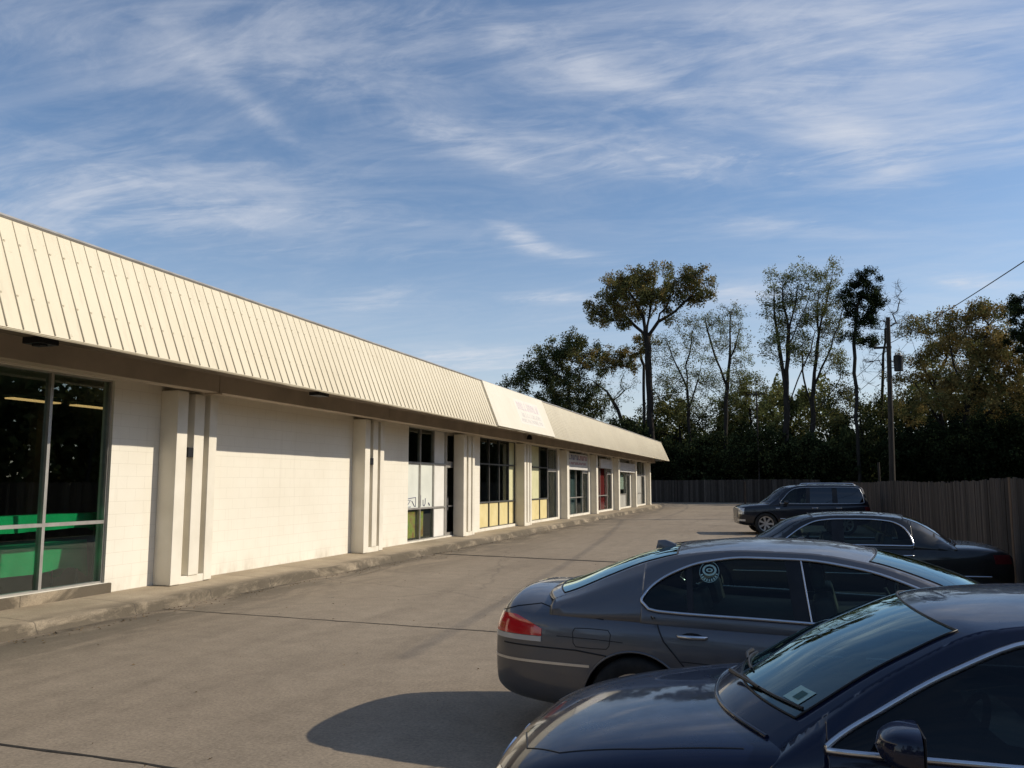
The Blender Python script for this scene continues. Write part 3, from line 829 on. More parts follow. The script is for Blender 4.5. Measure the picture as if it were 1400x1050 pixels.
def make_car(P):
    """builds one car in its own frame: x = 0 nose .. L tail, y side, z up; returns its root empty"""
    L = P['L']; H2 = L/2
    root = empty(P['name'], P['loc'], P['rz'], P['label'], P['cat'], P.get('group'))
    hub = bpy.data.objects.new('tmp', None)      # local shift of the car frame
    paint = M[P['paint']]
    OFF = Vector((-H2, 0, 0))
    def lb(b, name, mats, parent=root, **k):
        o = b.build(name, mats, parent, **k); o.data.transform(Matrix.Translation(OFF)); return o
    fw, fl, fs, fc = interp(P['w']), interp(P['low']), interp(P['sh']), interp(P['top'])
    tum = P.get('tumble', .955)
    crown = interp(P['edge']) if 'edge' in P else (lambda x: .86)
    xs = P['stations']
    ring = []
    for x in xs:
        w, lo, sh, zc = fw(x), fl(x), fs(x), fc(x)
        q = crown(x)
        pr = [(0, lo), (w*.80, lo), (w*.955, lo+.05), (w*.995, lo+.35*(sh-lo)), (w, lo+.62*(sh-lo)), (w*.993, lo+.86*(sh-lo)), (w*tum, sh), (w*q, sh+.50*(zc-sh)), (w*q*.72, sh+.80*(zc-sh)), (w*.33, sh+.97*(zc-sh)), (0, zc)]
        ring.append(pr)
    b = MB(); n = len(ring[0]); full = []
    for x, pr in zip(xs, ring):
        left = [(x, -y, z) for (y, z) in pr]; right = [(x, y, z) for (y, z) in pr[1:-1]][::-1]
        full.append(left + right)
    m = len(full[0])
    vs = [p for r_ in full for p in r_]; fs_ = []
    for i in range(len(full)-1):
        for k in range(m):
            k2 = (k+1) % m
            fs_.append((i*m+k, i*m+k2, (i+1)*m+k2, (i+1)*m+k))
    for base, rev in ((0, False), ((len(full)-1)*m, True)):
        for k in range(n-1):
            a, b2 = base+k, base+k+1
            c, d = base+(m-k-1) % m if k+1 < n-1 else None, base+(m-k) % m
            if k == 0: f = (base, base+1, base+m-1)
            elif k == n-2: f = (base+k, base+k+1, base+m-k)
            else: f = (base+k, base+k+1, base+m-k-1, base+m-k)
            fs_.append(f[::-1] if not rev else f)
    b.add(vs, fs_)
    tmp = b.build('tmp_body', paint)
    sd = tmp.modifiers.new('s', 'SUBSURF'); sd.levels = 2 if P.get('far') else 3; sd.render_levels = sd.levels
    cutters = []
    r = P['wr']
    for ax in P['axles']:
        for s_ in (-1, 1):
            c = MB(); wy = fw(ax); c.lathe([(0, -.22), (r*1.11, -.22), (r*1.13, .25), (0, .25)], 'Y', 40, (ax, s_*(wy-.02), r*1.0))
            cb = c.build('cut', M['black']); bo = tmp.modifiers.new('b', 'BOOLEAN'); bo.operation = 'DIFFERENCE'; bo.object = cb; bo.solver = 'EXACT'
            cutters.append(cb)
    bpy.context.view_layer.update()
    me = bake(tmp); bpy.data.objects.remove(tmp)
    for c in cutters: bpy.data.objects.remove(c)
    me.materials.clear(); me.materials.append(paint); me.materials.append(M['black'])
    for p in me.polygons:
        p.material_index = 0
        c = p.center
        for ax in P['axles']:
            d = math.hypot(c.x-ax, c.z-r)
            if d < r*1.14 and (abs(p.normal.y) < .6 and abs(d-r*1.12) < .05 and (Vector((c.x-ax, 0, c.z-r)).dot(p.normal) < 0) or abs(c.y) < fw(ax)-.12 and d < r*1.09 and abs(c.y) > .3 and p.normal.y*c.y > 0 and c.z < fs(ax)-.05):
                p.material_index = 1
        if c.z < fl(c.x)+.012 and p.normal.z < -.5: p.material_index = 1
    me.polygons.foreach_set('use_smooth', [True]*len(me.polygons)); me.set_sharp_from_angle(angle=.75)
    bvh_me = me.copy()
    bm = bmesh.new(); bm.from_mesh(bvh_me); bvh = BVHTree.FromBMesh(bm); bm.free(); bpy.data.meshes.remove(bvh_me)
    me.transform(Matrix.Translation(OFF)); me.name = 'body'
    body = link_mesh('body', me, root)
    # wheel arch lips
    # ---- draping helpers -------------------------------------------------
    def side_hit(x, z, s=-1):
        h = bvh.ray_cast(Vector((x, s*2.5, z)), Vector((0, -s, 0)))
        return (h[0], h[1]) if h[0] else (Vector((x, s*fw(x), z)), Vector((0, s, 0)))
    def top_hit(x, y):
        h = bvh.ray_cast(Vector((x, y, 2.5)), Vector((0, 0, -1)))
        return (h[0], h[1]) if h[0] else (Vector((x, y, fc(x))), Vector((0, 0, 1)))
    def wrap_hit(cx, cy_, a, z):
        d = Vector((math.cos(a), math.sin(a), 0)); c = Vector((cx, cy_, z))
        h = bvh.ray_cast(c + d*3, -d)
        return (h[0], h[1]) if h[0] else (c+d*.5, d)
    def seam(pts, mode='side', rad=.006, s=-1, m='black', name='panel_gap', parent=root, out=-.001, n=18, flat=False):
        P2 = []
        for i in range(len(pts)-1):
            for k in range(n):
                t = k/n; P2.append([pts[i][j]+(pts[i+1][j]-pts[i][j])*t for j in range(2)])
        P2.append(list(pts[-1])); out_ = []
        for p in P2:
            hp, hn = side_hit(p[0], p[1], s) if mode == 'side' else top_hit(p[0], p[1])
            out_.append(hp + hn*out)
        b = MB(); b.tube(out_, rad, 6)
        return lb(b, name, M[m], parent, smooth=1.2)
    def patch(fn, nu, nv, name, m, off=.004, parent=root, thick=.012):
        """fn(u, v) -> (hit, normal)"""
        A = []; B = []
        for i in range(nu+1):
            ra = []; rb_ = []
            for j in range(nv+1):
                hp, hn = fn(i/nu, j/nv); ra.append(hp+hn*off); rb_.append(hp-hn*thick)
            A.append(ra); B.append(rb_)
        b = MB(); b.grid(A)
        rim = [A[i][0] for i in range(nu+1)]+[A[nu][j] for j in range(1, nv+1)]+[A[i][nv] for i in range(nu-1, -1, -1)]+[A[0][j] for j in range(nv-1, 0, -1)]
        rim2 = [B[i][0] for i in range(nu+1)]+[B[nu][j] for j in range(1, nv+1)]+[B[i][nv] for i in range(nu-1, -1, -1)]+[B[0][j] for j in range(nv-1, 0, -1)]
        b.grid([rim+[rim[0]], rim2+[rim2[0]]])
        return lb(b, name, M[m] if isinstance(m, str) else m, parent, smooth=.7)
    P['api'] = dict(side_hit=side_hit, top_hit=top_hit, wrap_hit=wrap_hit, seam=seam, patch=patch, lb=lb, fw=fw, fs=fs, fc=fc, root=root)

    # ---- greenhouse --------------------------------------------------------
    G = P['glass']
    rz_, ry_ = interp([(p[0], p[2]) for p in G['rail']]), interp([(p[0], p[1]) for p in G['rail']])
    xa, xd = G['rail'][0][0], G['rail'][-1][0]
    zb = interp(G['belt'])
    def edge_y(x):
        return abs(side_hit(x, fs(x)-.015)[0].y)-.009
    yb = interp([(xa+(xd-xa)*i/12, edge_y(xa+(xd-xa)*i/12)) for i in range(13)])
    dt, db = interp(G['dlo_top']), interp(G['dlo_bot'])
    x0, x1 = max(G['dlo_top'][0][0], G['dlo_bot'][0][0]), min(G['dlo_top'][-1][0], G['dlo_bot'][-1][0])
    bul = G.get('bulge', .018)
    def S_(x, z, s=-1, off=0.0):
        a, bb = zb(x), max(rz_(x), zb(x)+.004)
        t = min(max((z-a)/(bb-a), 0), 1)
        y = yb(x)+(ry_(x)-yb(x))*t + bul*math.sin(math.pi*t)
        return Vector((x, s*(y+off), z))
    NX = 90
    cols = sorted(set([xa+(xd-xa)*i/NX for i in range(NX+1)] + [x0, x1] + [x0+(x1-x0)*(.5-.5*math.cos(math.pi*k/24)) for k in range(25)]))
    b = MB()
    for s_ in (-1, 1):
        for i in range(len(cols)-1):
            xa_, xb_ = cols[i], cols[i+1]
            inside = xa_ >= x0-1e-6 and xb_ <= x1+1e-6
            for (lo, hi) in (((lambda x: min(zb(x), fs(x))-.03, lambda x: min(db(x), rz_(x))), (lambda x: min(dt(x), rz_(x)), rz_)) if inside else ((lambda x: min(zb(x), fs(x))-.03, rz_),)):
                K = 4; Pn = []
                for x in (xa_, xb_):
                    l, h = lo(x), max(hi(x), lo(x))
                    Pn.append([S_(x, l+(h-l)*k/K, s_) for k in range(K+1)])
                b.grid(Pn)
    # roof skin with windshield and rear window left open
    cr, bx = interp(G['crown']), interp(G['bow'])
    J = [-1, -.985, -.95, -.90] + [-.8+.1*i for i in range(17)] + [.90, .95, .985, 1]
    def T_(x, j, off=0.0):
        yr = ry_(x); k = 1-j*j
        return Vector((x+bx(x)*(1-abs(j)**2.4), j*yr, rz_(x)+cr(x)*(1-abs(j)**2.2)+off))
    (wf0, wf1), (rw0, rw1) = G['wind'], G['rear']      # ranges of x at the rails taken by glass
    jm = G.get('jm', .93)
    tx = sorted(set([xa+(xd-xa)*i/110 for i in range(111)] + [wf0, wf1, rw0, rw1]))
    Js = sorted(set(J+[-jm, jm]))
    wg = MB(); rg = MB()
    for i in range(len(tx)-1):
        a, c = tx[i], tx[i+1]
        for k in range(len(Js)-1):
            q = [[T_(a, Js[k]), T_(a, Js[k+1])], [T_(c, Js[k]), T_(c, Js[k+1])]]
            mid = (Js[k]+Js[k+1])/2
            if abs(mid) < jm and wf0-1e-6 <= a and c <= wf1+1e-6: wg.grid(q)
            elif abs(mid) < jm and rw0-1e-6 <= a and c <= rw1+1e-6: rg.grid(q)
            else: b.grid(q)
    o = lb(b, 'roof', [paint], smooth=.6)
    bm = bmesh.new(); bm.from_mesh(o.data); bmesh.ops.remove_doubles(bm, verts=bm.verts, dist=.0015); bmesh.ops.recalc_face_normals(bm, faces=bm.faces); bm.to_mesh(o.data); bm.free()
    sol = o.modifiers.new('thickness', 'SOLIDIFY'); sol.thickness = .012; sol.offset = -1
    for gb, nm, mt in ((wg, 'windshield', P.get('wglass', 'windglass')), (rg, 'rear_window', P.get('rglass', 'windglass'))):
        o = lb(gb, nm, M[mt], smooth=3.1)
        bm = bmesh.new(); bm.from_mesh(o.data); bmesh.ops.remove_doubles(bm, verts=bm.verts, dist=.0008); bmesh.ops.recalc_face_normals(bm, faces=bm.faces); bm.to_mesh(o.data); bm.free()
    # black seal round windshield and rear window
    for (a, c, nm) in ((wf0, wf1, 'windshield_seal'), (rw0, rw1, 'rear_window_seal')):
        b = MB(); pts = [T_(a+(c-a)*t/16, -jm, .002) for t in range(17)] + [T_(c, -jm+2*jm*t/20, .002) for t in range(1, 20)] + [T_(c+(a-c)*t/16, jm, .002) for t in range(17)] + [T_(a, jm-2*jm*t/20, .002) for t in range(1, 21)]
        b.tube(pts, .005, 6, cap=False); lb(b, nm, M['black'], smooth=1.2)
    # side panes and pillars
    pil = G['pillars']       # list of (x at belt, slant per metre, half width, style)
    for s_ in (-1, 1):
        eL = [(x0, 0.0)]; segs = []
        prev = (x0+.0, 0.0)
        for (px, k, hw, st) in pil:
            segs.append((prev, (px-hw, k))); prev = (px+hw, k)
        segs.append((prev, (x1, 0.0)))
        def X(e, z): return min(max(e[0]+e[1]*(z-zb(e[0])), x0), x1)
        for gi, (l, r_) in enumerate(segs):
            Pn = []
            for i in range(33):
                u = i/32 if len(segs) > 1 else .5-.5*math.cos(math.pi*i/32); row = []
                xb_ = l[0]+(r_[0]-l[0])*u
                for k in range(11):
                    v = k/10
                    kk = l[1]+(r_[1]-l[1])*u
                    xx = xb_
                    for _ in range(3):
                        z = db(xx)+(max(dt(xx), db(xx))-db(xx))*v
                        xx = min(max(xb_+kk*(z-zb(xb_)), x0), x1)
                    row.append(S_(xx, z, s_, -.006))
                Pn.append(row)
            b = MB(); b.grid(Pn); lb(b, 'side_window', M[G['side'][gi]], smooth=3.1)
        for (px, k, hw, st) in pil:
            Pn = []
            for i in range(5):
                row = []
                for kk in range(9):
                    v = kk/8; xb_ = px-hw+2*hw*i/4; xx = xb_
                    for _ in range(3):
                        z = db(xx)+(dt(xx)-db(xx))*v; xx = xb_+k*(z-zb(xb_))
                    row.append(S_(xx, z, s_, .001))
                Pn.append(row)
            b = MB(); b.grid(Pn); o = lb(b, 'door_pillar', M['black'], smooth=3.1)
            if st == 'trim':
                b = MB(); xx = [Pn[0][kk] + Vector((0, s_*.003, 0)) for kk in range(9)]; b.tube(xx, .006, 6); lb(b, 'pillar_trim', M['satin'], smooth=1.2)
        # bright trim round the window line
        if P.get('trim'):
            top = [S_(x, dt(x), s_, .004) for x in [x0+(x1-x0)*(.5-.5*math.cos(math.pi*t/60)) for t in range(61)]]
            bot = [S_(x, db(x), s_, .006) for x in [x1+(x0-x1)*t/40 for t in range(41)]]
            b = MB(); b.tube(top + bot + [top[0]], P.get('trimr', .009), 6, cap=False); lb(b, 'window_trim', M[P['trim']], smooth=1.2)
    P['api'].update(S_=S_, T_=T_, zb=zb, yb=yb, dt=dt, db=db)
    # cabin: dark tray at the belt, dashboard, seats, steering wheel
    zc = lambda x: zb(x)-.012
    b = MB(); Pn = []
    xf, xr = P['cabin']
    for i in range(25):
        x = xf+(xr-xf)*i/24; yy = yb(x)-.035
        Pn.append([(x, yy*j/4, fc(x)+.012+(.0 if abs(j) < 4 else -.02)) for j in range(-4, 5)])
    b.grid(Pn); lb(b, 'cabin_tray', M['cabin'], smooth=3.1)
    zt = zb((xf+xr)/2)
    def seat(x, y, ht):
        e = bpy.data.objects.new('seat', None); COL.objects.link(e); e.parent = root; e.location = (x-H2, y, zt)
        b = MB(); b.box(-.05, .09, -.23, .23, -.05, .17*ht); o = b.build('backrest', M['leather'], e, bevel=.035, smooth=3.1); o.rotation_euler = (0, R(14), 0)
        b = MB(); b.box(-.035, .055, -.13, .13, 0, .17); o = b.build('headrest', M['leather'], e, bevel=.035, smooth=3.1); o.location = (.065*ht, 0, .21*ht); o.rotation_euler = (0, R(8), 0)
    for (x, hh) in P['seats']:
        for y in (-.37, .37): seat(x, y, hh)
    b = MB(); xd_ = P['dash']
    yd = yb(xd_)-.12
    b.box(xd_-.30, xd_+.06, -yd, yd, zt-.03, zt+.035); lb(b, 'dashboard', M['cabin'], bevel=.025, smooth=3.1)
    b = MB(); c = Vector((xd_+.22, P.get('driver', .37), zt-.02)); pts = []
    for k in range(25):
        t = 2*math.pi*k/24; pts.append(c + Vector((math.sin(t)*.18*.42, math.cos(t)*.18, math.sin(t)*.18*.9)))
    b.tube(pts, .014, 8, cap=False); b.tube([c+Vector((0,-.17,0)), c+Vector((0,.17,0))], .02, 6); lb(b, 'steering_wheel', M['cabin'], smooth=1.2)
    b = MB(); p = T_(wf1-.10, 0); b.box(p.x+.05, p.x+.08, -.12, .12, p.z-.13, p.z-.07); b.tube([p+Vector((0,0,-.01)), p+Vector((.06,0,-.08))], .008, 6); lb(b, 'rear_view_mirror', M['black'], bevel=.006)
    # wheels
    for ax in P['axles']:
        for s_ in (-1, 1):
            wheel(root, ax-H2, s_*(fw(ax)-P.get('inset', .13)), r, .225, s_, P.get('spokes', 7), P.get('rim', 'rimm'))
            b = MB(); pts = []
            for k in range(33):
                t = math.pi*(-.06+1.12*k/32); hp, hn = side_hit(ax+math.cos(t)*r*1.125, r+math.sin(t)*r*1.125+.0, s_)
                pts.append(hp+Vector((0, s_*.001, 0)))
            b.tube(pts, .009, 6); lb(b, 'arch_lip', paint, smooth=1.2)
    # door mirrors
    mx, mz = P['mirror']
    for s_ in (-1, 1):
        e = bpy.data.objects.new('side_mirror', None); COL.objects.link(e); e.parent = root
        base = S_(mx, mz, s_); e.location = base + OFF
        b = MB(); Pn = []
        for i in range(10):
            u_ = i/9; rr = (1-(1-u_)**2.2)**.5*(1-.04*u_) ; row = []
            for k in range(21):
                a = 2*math.pi*k/20; ca, sa = math.cos(a), math.sin(a)
                row.append((-.085+.135*u_, s_*(.15+(.115-.02*u_*0)*rr*math.copysign(abs(ca)**.5, ca)), .045+(.072+.012*ca*s_*0)*rr*math.copysign(abs(sa)**.55, sa)*(1-.12*ca)))
            Pn.append(row)
        b.grid(Pn); b.add(Pn[-1][:-1], [tuple(range(20))]); b.build('mirror_shell', paint, e, smooth=.8)
        b = MB(); b.box(-.03, .05, min(s_*-.02, s_*.1), max(s_*-.02, s_*.1), -.045, .0); b.box(.055, .062, min(s_*.065, s_*.245), max(s_*.065, s_*.245), -.015, .10)
        b.build('mirror_foot', M['black'], e, bevel=.004)
    # door handles
    for (hx, hz) in P['handles']:
        for s_ in (-1, 1):
            hp, hn = side_hit(hx, hz, s_)
            e = bpy.data.objects.new('door_handle', None); COL.objects.link(e); e.parent = root; e.location = hp+OFF
            b = MB(); Pn = []
            for i in range(7):
                t = math.pi*i/6; Pn.append([(.075*math.cos(math.pi*k/6), s_*(.002), .0+.03*math.sin(t)*0+(-.026+.052*i/6)*math.sin(math.pi*k/6)) for k in range(7)])
            b.grid(Pn); b.build('handle_cup', M['black'], e)
            b = MB(); b.tube([(-.10, s_*.004, 0), (-.085, s_*.03, .0), (0, s_*.036, 0), (.085, s_*.03, 0), (.10, s_*.004, 0)], [.010,.013,.014,.013,.010], 8)
            o = b.build('handle_grip', M[P.get('handle', 'satin')] if P.get('handle') else paint, e, smooth=1.2)
    return root

# ---------------------------------------------------------------- parked grey saloon
GREY = dict(name='parked_car', label='grey metallic saloon parked nose to the fence, round decal on its rear window', cat='car',
    group='cars parked along the fence', L=5.03, rim='rimm', paint='grey_paint', loc=(.38, 6.98, 0), rz=R(180-3.0),
    w=[(0,.58),(.08,.74),(.25,.86),(.6,.925),(1.2,.945),(2.5,.952),(3.9,.952),(4.5,.925),(4.82,.865),(4.96,.77),(5.03,.68)],
    low=[(0,.32),(.3,.24),(1.5,.20),(3.5,.21),(4.5,.26),(4.9,.30),(5.03,.36)],
    sh=[(0,.50),(.1,.60),(.4,.70),(1.2,.84),(2.5,.90),(3.6,.925),(4.3,.945),(4.8,.955),(4.97,.90),(5.03,.72)],
    top=[(0,.56),(.08,.70),(.3,.80),(.8,.90),(1.3,.975),(1.7,.985),(2.5,.93),(3.6,.95),(4.05,1.02),(4.3,1.075),(4.6,1.10),(4.88,1.105),(4.98,1.03),(5.03,.80)],
    edge=[(0,.88),(1.5,.86),(4.0,.86),(4.5,.80),(5.03,.80)],
    stations=[0,.05,.16,.35,.65,.95,1.25,1.55,1.8,2.2,2.7,3.2,3.6,3.9,4.15,4.4,4.65,4.82,4.92,4.99,5.03],
    axles=(.88, 3.87), wr=.345, trim='satin', trimr=.011, cabin=(1.75, 4.1), seats=[(2.55,1.0),(3.45,1.0)], dash=1.85, mirror=(1.95,1.0), handles=[(2.52,.84),(3.46,.86)], handle='satin',
    driver=-.37,
    glass=dict(
        rail=[(1.30,.80,.945),(1.60,.755,1.10),(1.95,.69,1.265),(2.3,.645,1.375),(2.7,.62,1.428),(3.1,.615,1.436),(3.5,.625,1.405),(3.80,.65,1.335),(4.08,.69,1.225),(4.33,.735,1.115),(4.52,.765,1.045)],
        belt=[(1.30,.93),(2.0,.925),(3.0,.955),(3.9,.975),(4.3,.985),(4.52,.99)],
        belt_y=[(1.30,.83),(2.0,.885),(3.0,.90),(3.9,.89),(4.6,.83)],
        dlo_top=[(1.55,.985),(1.75,1.10),(2.0,1.225),(2.35,1.335),(2.75,1.385),(3.1,1.388),(3.40,1.350),(3.62,1.270),(3.76,1.18),(3.83,1.09)],
        dlo_bot=[(1.55,.975),(2.0,.972),(3.0,.995),(3.68,1.012),(3.79,1.03),(3.83,1.072)],
        crown=[(1.30,.02),(1.9,.03),(2.6,.055),(3.3,.05),(4.0,.035),(4.6,.03)], bow=[(1.30,-.26),(1.9,-.20),(2.4,-.06),(2.8,0),(3.5,.03),(3.9,.12),(4.6,.20)],
        wind=(1.38, 2.30), rear=(3.60, 4.42), pillars=[(2.72,.16,.055,'trim'),(3.47,.10,.022,'plain')], side=['carglass']*3, jm=.93))
grey = make_car(GREY); A = GREY['api']
# tail lamps wrap round the corner
for s_ in (-1, 1):
    def tl(u, v, s=s_):
        a = R(18)+(R(60)-R(18))*u
        top = .93-.10*max(0, u-.55)**1.2*2.2; lo = .795+.0*u
        return A['wrap_hit'](4.25, s*.35, s*a, lo+(top-lo)*v)
    A['patch'](tl, 26, 8, 'taillight', 'redlens', .006)
    def tw(u, v, s=s_):
        a = R(16)+(R(60)-R(16))*u
        return A['wrap_hit'](4.25, s*.35, s*a, .755+.036*v)
    A['patch'](tw, 22, 3, 'reversing_lamp', 'clearlens', .007)
    # bright strip on the bumper
    def bs(u, v, s=s_):
        a = R(8)+(R(75)-R(8))*u
        return A['wrap_hit'](4.0, s*.2, s*a, .60+.018*v)
    A['patch'](bs, 22, 1, 'bumper_trim', 'satin', .005)
    A['seam']([(4.07,.69),(4.30,.715),(4.9,.72)], s=s_)                # bumper top gap
    A['seam']([(4.10,.935),(4.40,.965),(4.62,1.01),(4.80,.985),(4.95,.94)], s=s_)                                # boot shut line
    A['seam']([(4.45,.805),(4.15,.80),(3.95,.79)], s=s_, rad=.003)
    A['seam']([(3.74,.99),(3.66,.82),(3.52,.66),(3.42,.45),(3.38,.30)], s=s_)    # rear door rear edge
    A['seam']([(2.70,.94),(2.66,.6),(2.66,.30)], s=s_)
    A['seam']([(1.62,.93),(1.52,.7),(1.50,.30)], s=s_)
    A['seam']([(1.5,.64),(2.6,.665),(3.55,.69)], s=s_, rad=.006, m='black', out=-.004)     # lower swage line
    for (u_) in (0,):
        A['seam']([(.9,.83),(1.3,.86)], s=s_, rad=.002)
# fuel door (driver's right rear flank)
fd = [(4.05,.76),(4.04,.84),(4.06,.868),(4.20,.872),(4.31,.868),(4.325,.84),(4.32,.765),(4.30,.74),(4.18,.735),(4.07,.738),(4.05,.76)]
A['seam'](fd, s=1, rad=.0032, n=5, name='fuel_door'); 
# shark fin antenna
p = A['T_'](3.70, 0)
b = MB(); vs = []
for (x, h, w_) in ((-.10,.0,.03),(-.03,.035,.032),(.03,.055,.028),(.09,.05,.022),(.10,.0,.028)):
    vs += [(p.x+x, -w_, p.z-.012), (p.x+x, -w_*.5, p.z+h), (p.x+x, w_*.5, p.z+h), (p.x+x, w_, p.z-.012)]
b.add(vs, [(i*4+k, i*4+(k+1)%4, i*4+4+(k+1)%4, i*4+4+k) for i in range(4) for k in range(4)] + [(0,1,2,3),(19,18,17,16)])
A['lb'](b, 'antenna_fin', M['grey_paint'], bevel=.005, smooth=1.0)
# front: headlamps and grille (hidden from here, seen from a step aside)
for s_ in (-1, 1):
    A['patch'](lambda u, v, s=s_: A['wrap_hit'](.8, s*.3, R(180)-s*(R(22)+R(45)*u), .62+.10*v), 18, 4, 'headlight', 'headlens', .006)
b = MB(); b.box(4.99,5.035,-.26,.26,.80,.91); A['lb'](b, 'license_plate', M['white'], bevel=.004)
# decal on the rear door glass: pale ring with an oval emblem inside
side = 1
cx_, cz_, r0 = 3.36, 1.285, .07
b = MB(); 
def onglass(x, z, off=.0): return A['S_'](x, z, side, -.003+off)
def ringp(rA, rB, cx, cz, sx=1, sz=1, off=0, a0=0, a1=2*math.pi, n=40):
    return [[onglass(cx+sx*rr*math.cos(a0+(a1-a0)*k/n), cz+sz*rr*math.sin(a0+(a1-a0)*k/n), off) for k in range(n+1)] for rr in (rA, rB)]
b.grid(ringp(r0*.95, r0, cx_, cz_)); b.grid(ringp(r0*.42, r0*.60, cx_, cz_+.012, 1.2, .9))
b.grid(ringp(r0*.15, r0*.30, cx_, cz_+.012, 1.2, .6))
for k in range(9):
    a = R(195+18*k); b.grid(ringp(r0*.68, r0*.90, cx_, cz_, 1, 1, .0005, a-R(5), a+R(4), 4))
A['lb'](b, 'window_decal', M['teal_ink'], smooth=3.1)

# ---------------------------------------------------------------- near navy saloon
NAVY = dict(name='parked_car', label='dark navy saloon in the near corner with an inspection sticker on its windshield', cat='car',
    group='cars parked along the fence', L=4.84, paint='navy_paint', loc=(1.11, 4.17, 0), rz=R(0),
    w=[(0,.50),(.07,.68),(.22,.82),(.5,.895),(1.0,.918),(2.3,.923),(3.8,.92),(4.4,.88),(4.7,.80),(4.84,.66)],
    low=[(0,.30),(.3,.22),(1.4,.19),(3.5,.20),(4.4,.26),(4.84,.36)],
    sh=[(0,.50),(.08,.60),(.3,.71),(.8,.83),(1.2,.885),(2.0,.915),(3.4,.94),(4.3,.95),(4.7,.92),(4.84,.72)],
    top=[(0,.58),(.07,.73),(.25,.84),(.6,.925),(1.0,.985),(1.38,1.015),(1.7,.99),(2.2,.92),(3.4,.95),(4.0,1.04),(4.4,1.09),(4.7,1.07),(4.84,.84)],
    edge=[(0,.90),(.5,.90),(1.4,.90),(4.0,.86),(4.84,.80)],
    stations=[0,.05,.14,.30,.50,.75,1.0,1.22,1.42,1.65,2.0,2.5,3.0,3.5,3.9,4.2,4.5,4.68,4.78,4.84],
    axles=(.83, 3.72), wr=.335, trim='satin', trimr=.012, cabin=(1.6, 4.0), seats=[(2.55,1.0),(3.4,.95)], dash=1.75, mirror=(1.67,1.005), handles=[(2.70,.83),(3.60,.85)],
    driver=-.37,
    glass=dict(
        rail=[(1.24,.80,.91),(1.48,.755,1.095),(1.75,.70,1.265),(2.02,.645,1.385),(2.35,.615,1.42),(2.8,.61,1.435),(3.2,.60,1.41),(3.6,.625,1.32),(3.95,.67,1.19),(4.25,.715,1.06),(4.38,.73,1.01)],
        belt=[(1.24,.905),(2.0,.93),(3.0,.955),(3.8,.965),(4.38,.97)],
        belt_y=[(1.18,.82),(1.8,.862),(2.8,.875),(3.7,.865),(4.38,.80)],
        dlo_top=[(1.44,.985),(1.62,1.105),(1.87,1.245),(2.15,1.355),(2.5,1.398),(2.85,1.405),(3.2,1.375),(3.55,1.255),(3.75,1.16),(3.84,1.06)],
        dlo_bot=[(1.44,.975),(2.0,.975),(3.0,.985),(3.75,.992),(3.84,1.03)],
        crown=[(1.24,.03),(1.7,.035),(2.4,.05),(3.2,.05),(3.8,.035),(4.38,.03)], bow=[(1.24,-.30),(1.7,-.22),(2.1,-.10),(2.7,0),(3.3,.03),(3.7,.12),(4.38,.18)],
        wind=(1.39, 1.95), rear=(3.42, 4.28), pillars=[(2.60,.14,.05,'plain'),(3.50,.10,.022,'plain')], side=['tintglass']*3, jm=.915))
navy = make_car(NAVY); B = NAVY['api']
for s_ in (-1, 1):
    B['patch'](lambda u, v, s=s_: B['wrap_hit'](.85, s*.25, R(180)-s*(R(24)+R(52)*u), (.60+.04*u)+(.115+.02*u-.05*u*u)*v), 22, 6, 'headlight', 'headlens', .006)
    B['patch'](lambda u, v, s=s_: B['wrap_hit'](.85, s*.25, R(180)-s*(R(76)+R(7)*u), .655+.06*v*(1-u*.5)), 6, 4, 'turn_signal', 'clearlens', .006)
    # hood shut line and hood ridges
    B['seam']([(.16,-.0+s_*.30),(.24,s_*.56),(.42,s_*.70),(.8,s_*.765),(1.15,s_*.79)], 'top', .0045, n=12)
    B['seam']([(1.46,.90),(1.40,.7),(1.38,.28)], s=s_); B['seam']([(2.56,.92),(2.54,.5),(2.54,.28)], s=s_); B['seam']([(3.55,.9),(3.4,.6),(3.3,.3)], s=s_)
    def nk(u, v, s=s_):
        a = math.pi/2+math.pi*2*u; rr = v
        return B['wrap_hit'](1.2, 0, R(180)+s*R(6)+math.cos(a)*rr*R(5), .60+math.sin(a)*rr*.085)
    B['patch'](nk, 24, 2, 'kidney_grille', 'black', .006)
    def nk2(u, v, s=s_):
        a = 2*math.pi*u; rr = 1+.12*v
        return B['wrap_hit'](1.2, 0, R(180)+s*R(6)+math.cos(a)*rr*R(5), .60+math.sin(a)*rr*.085)
    B['patch'](nk2, 28, 1, 'grille_surround', 'chrome', .010)
B['patch'](lambda u, v: B['wrap_hit'](1.2, 0, R(180)+R(-24)+R(48)*u, .30+.10*v), 16, 3, 'lower_grille', 'black', .005)
B['patch'](lambda u, v: B['wrap_hit'](3.9, 0, R(-12)+R(24)*u, .80+.10*v), 10, 2, 'license_plate', 'white', .006)
for s_ in (-1, 1):
    B['patch'](lambda u, v, s=s_: B['wrap_hit'](4.1, s*.3, s*(R(18)+R(56)*u), .80+.12*v), 16, 4, 'taillight', 'redlens', .006)
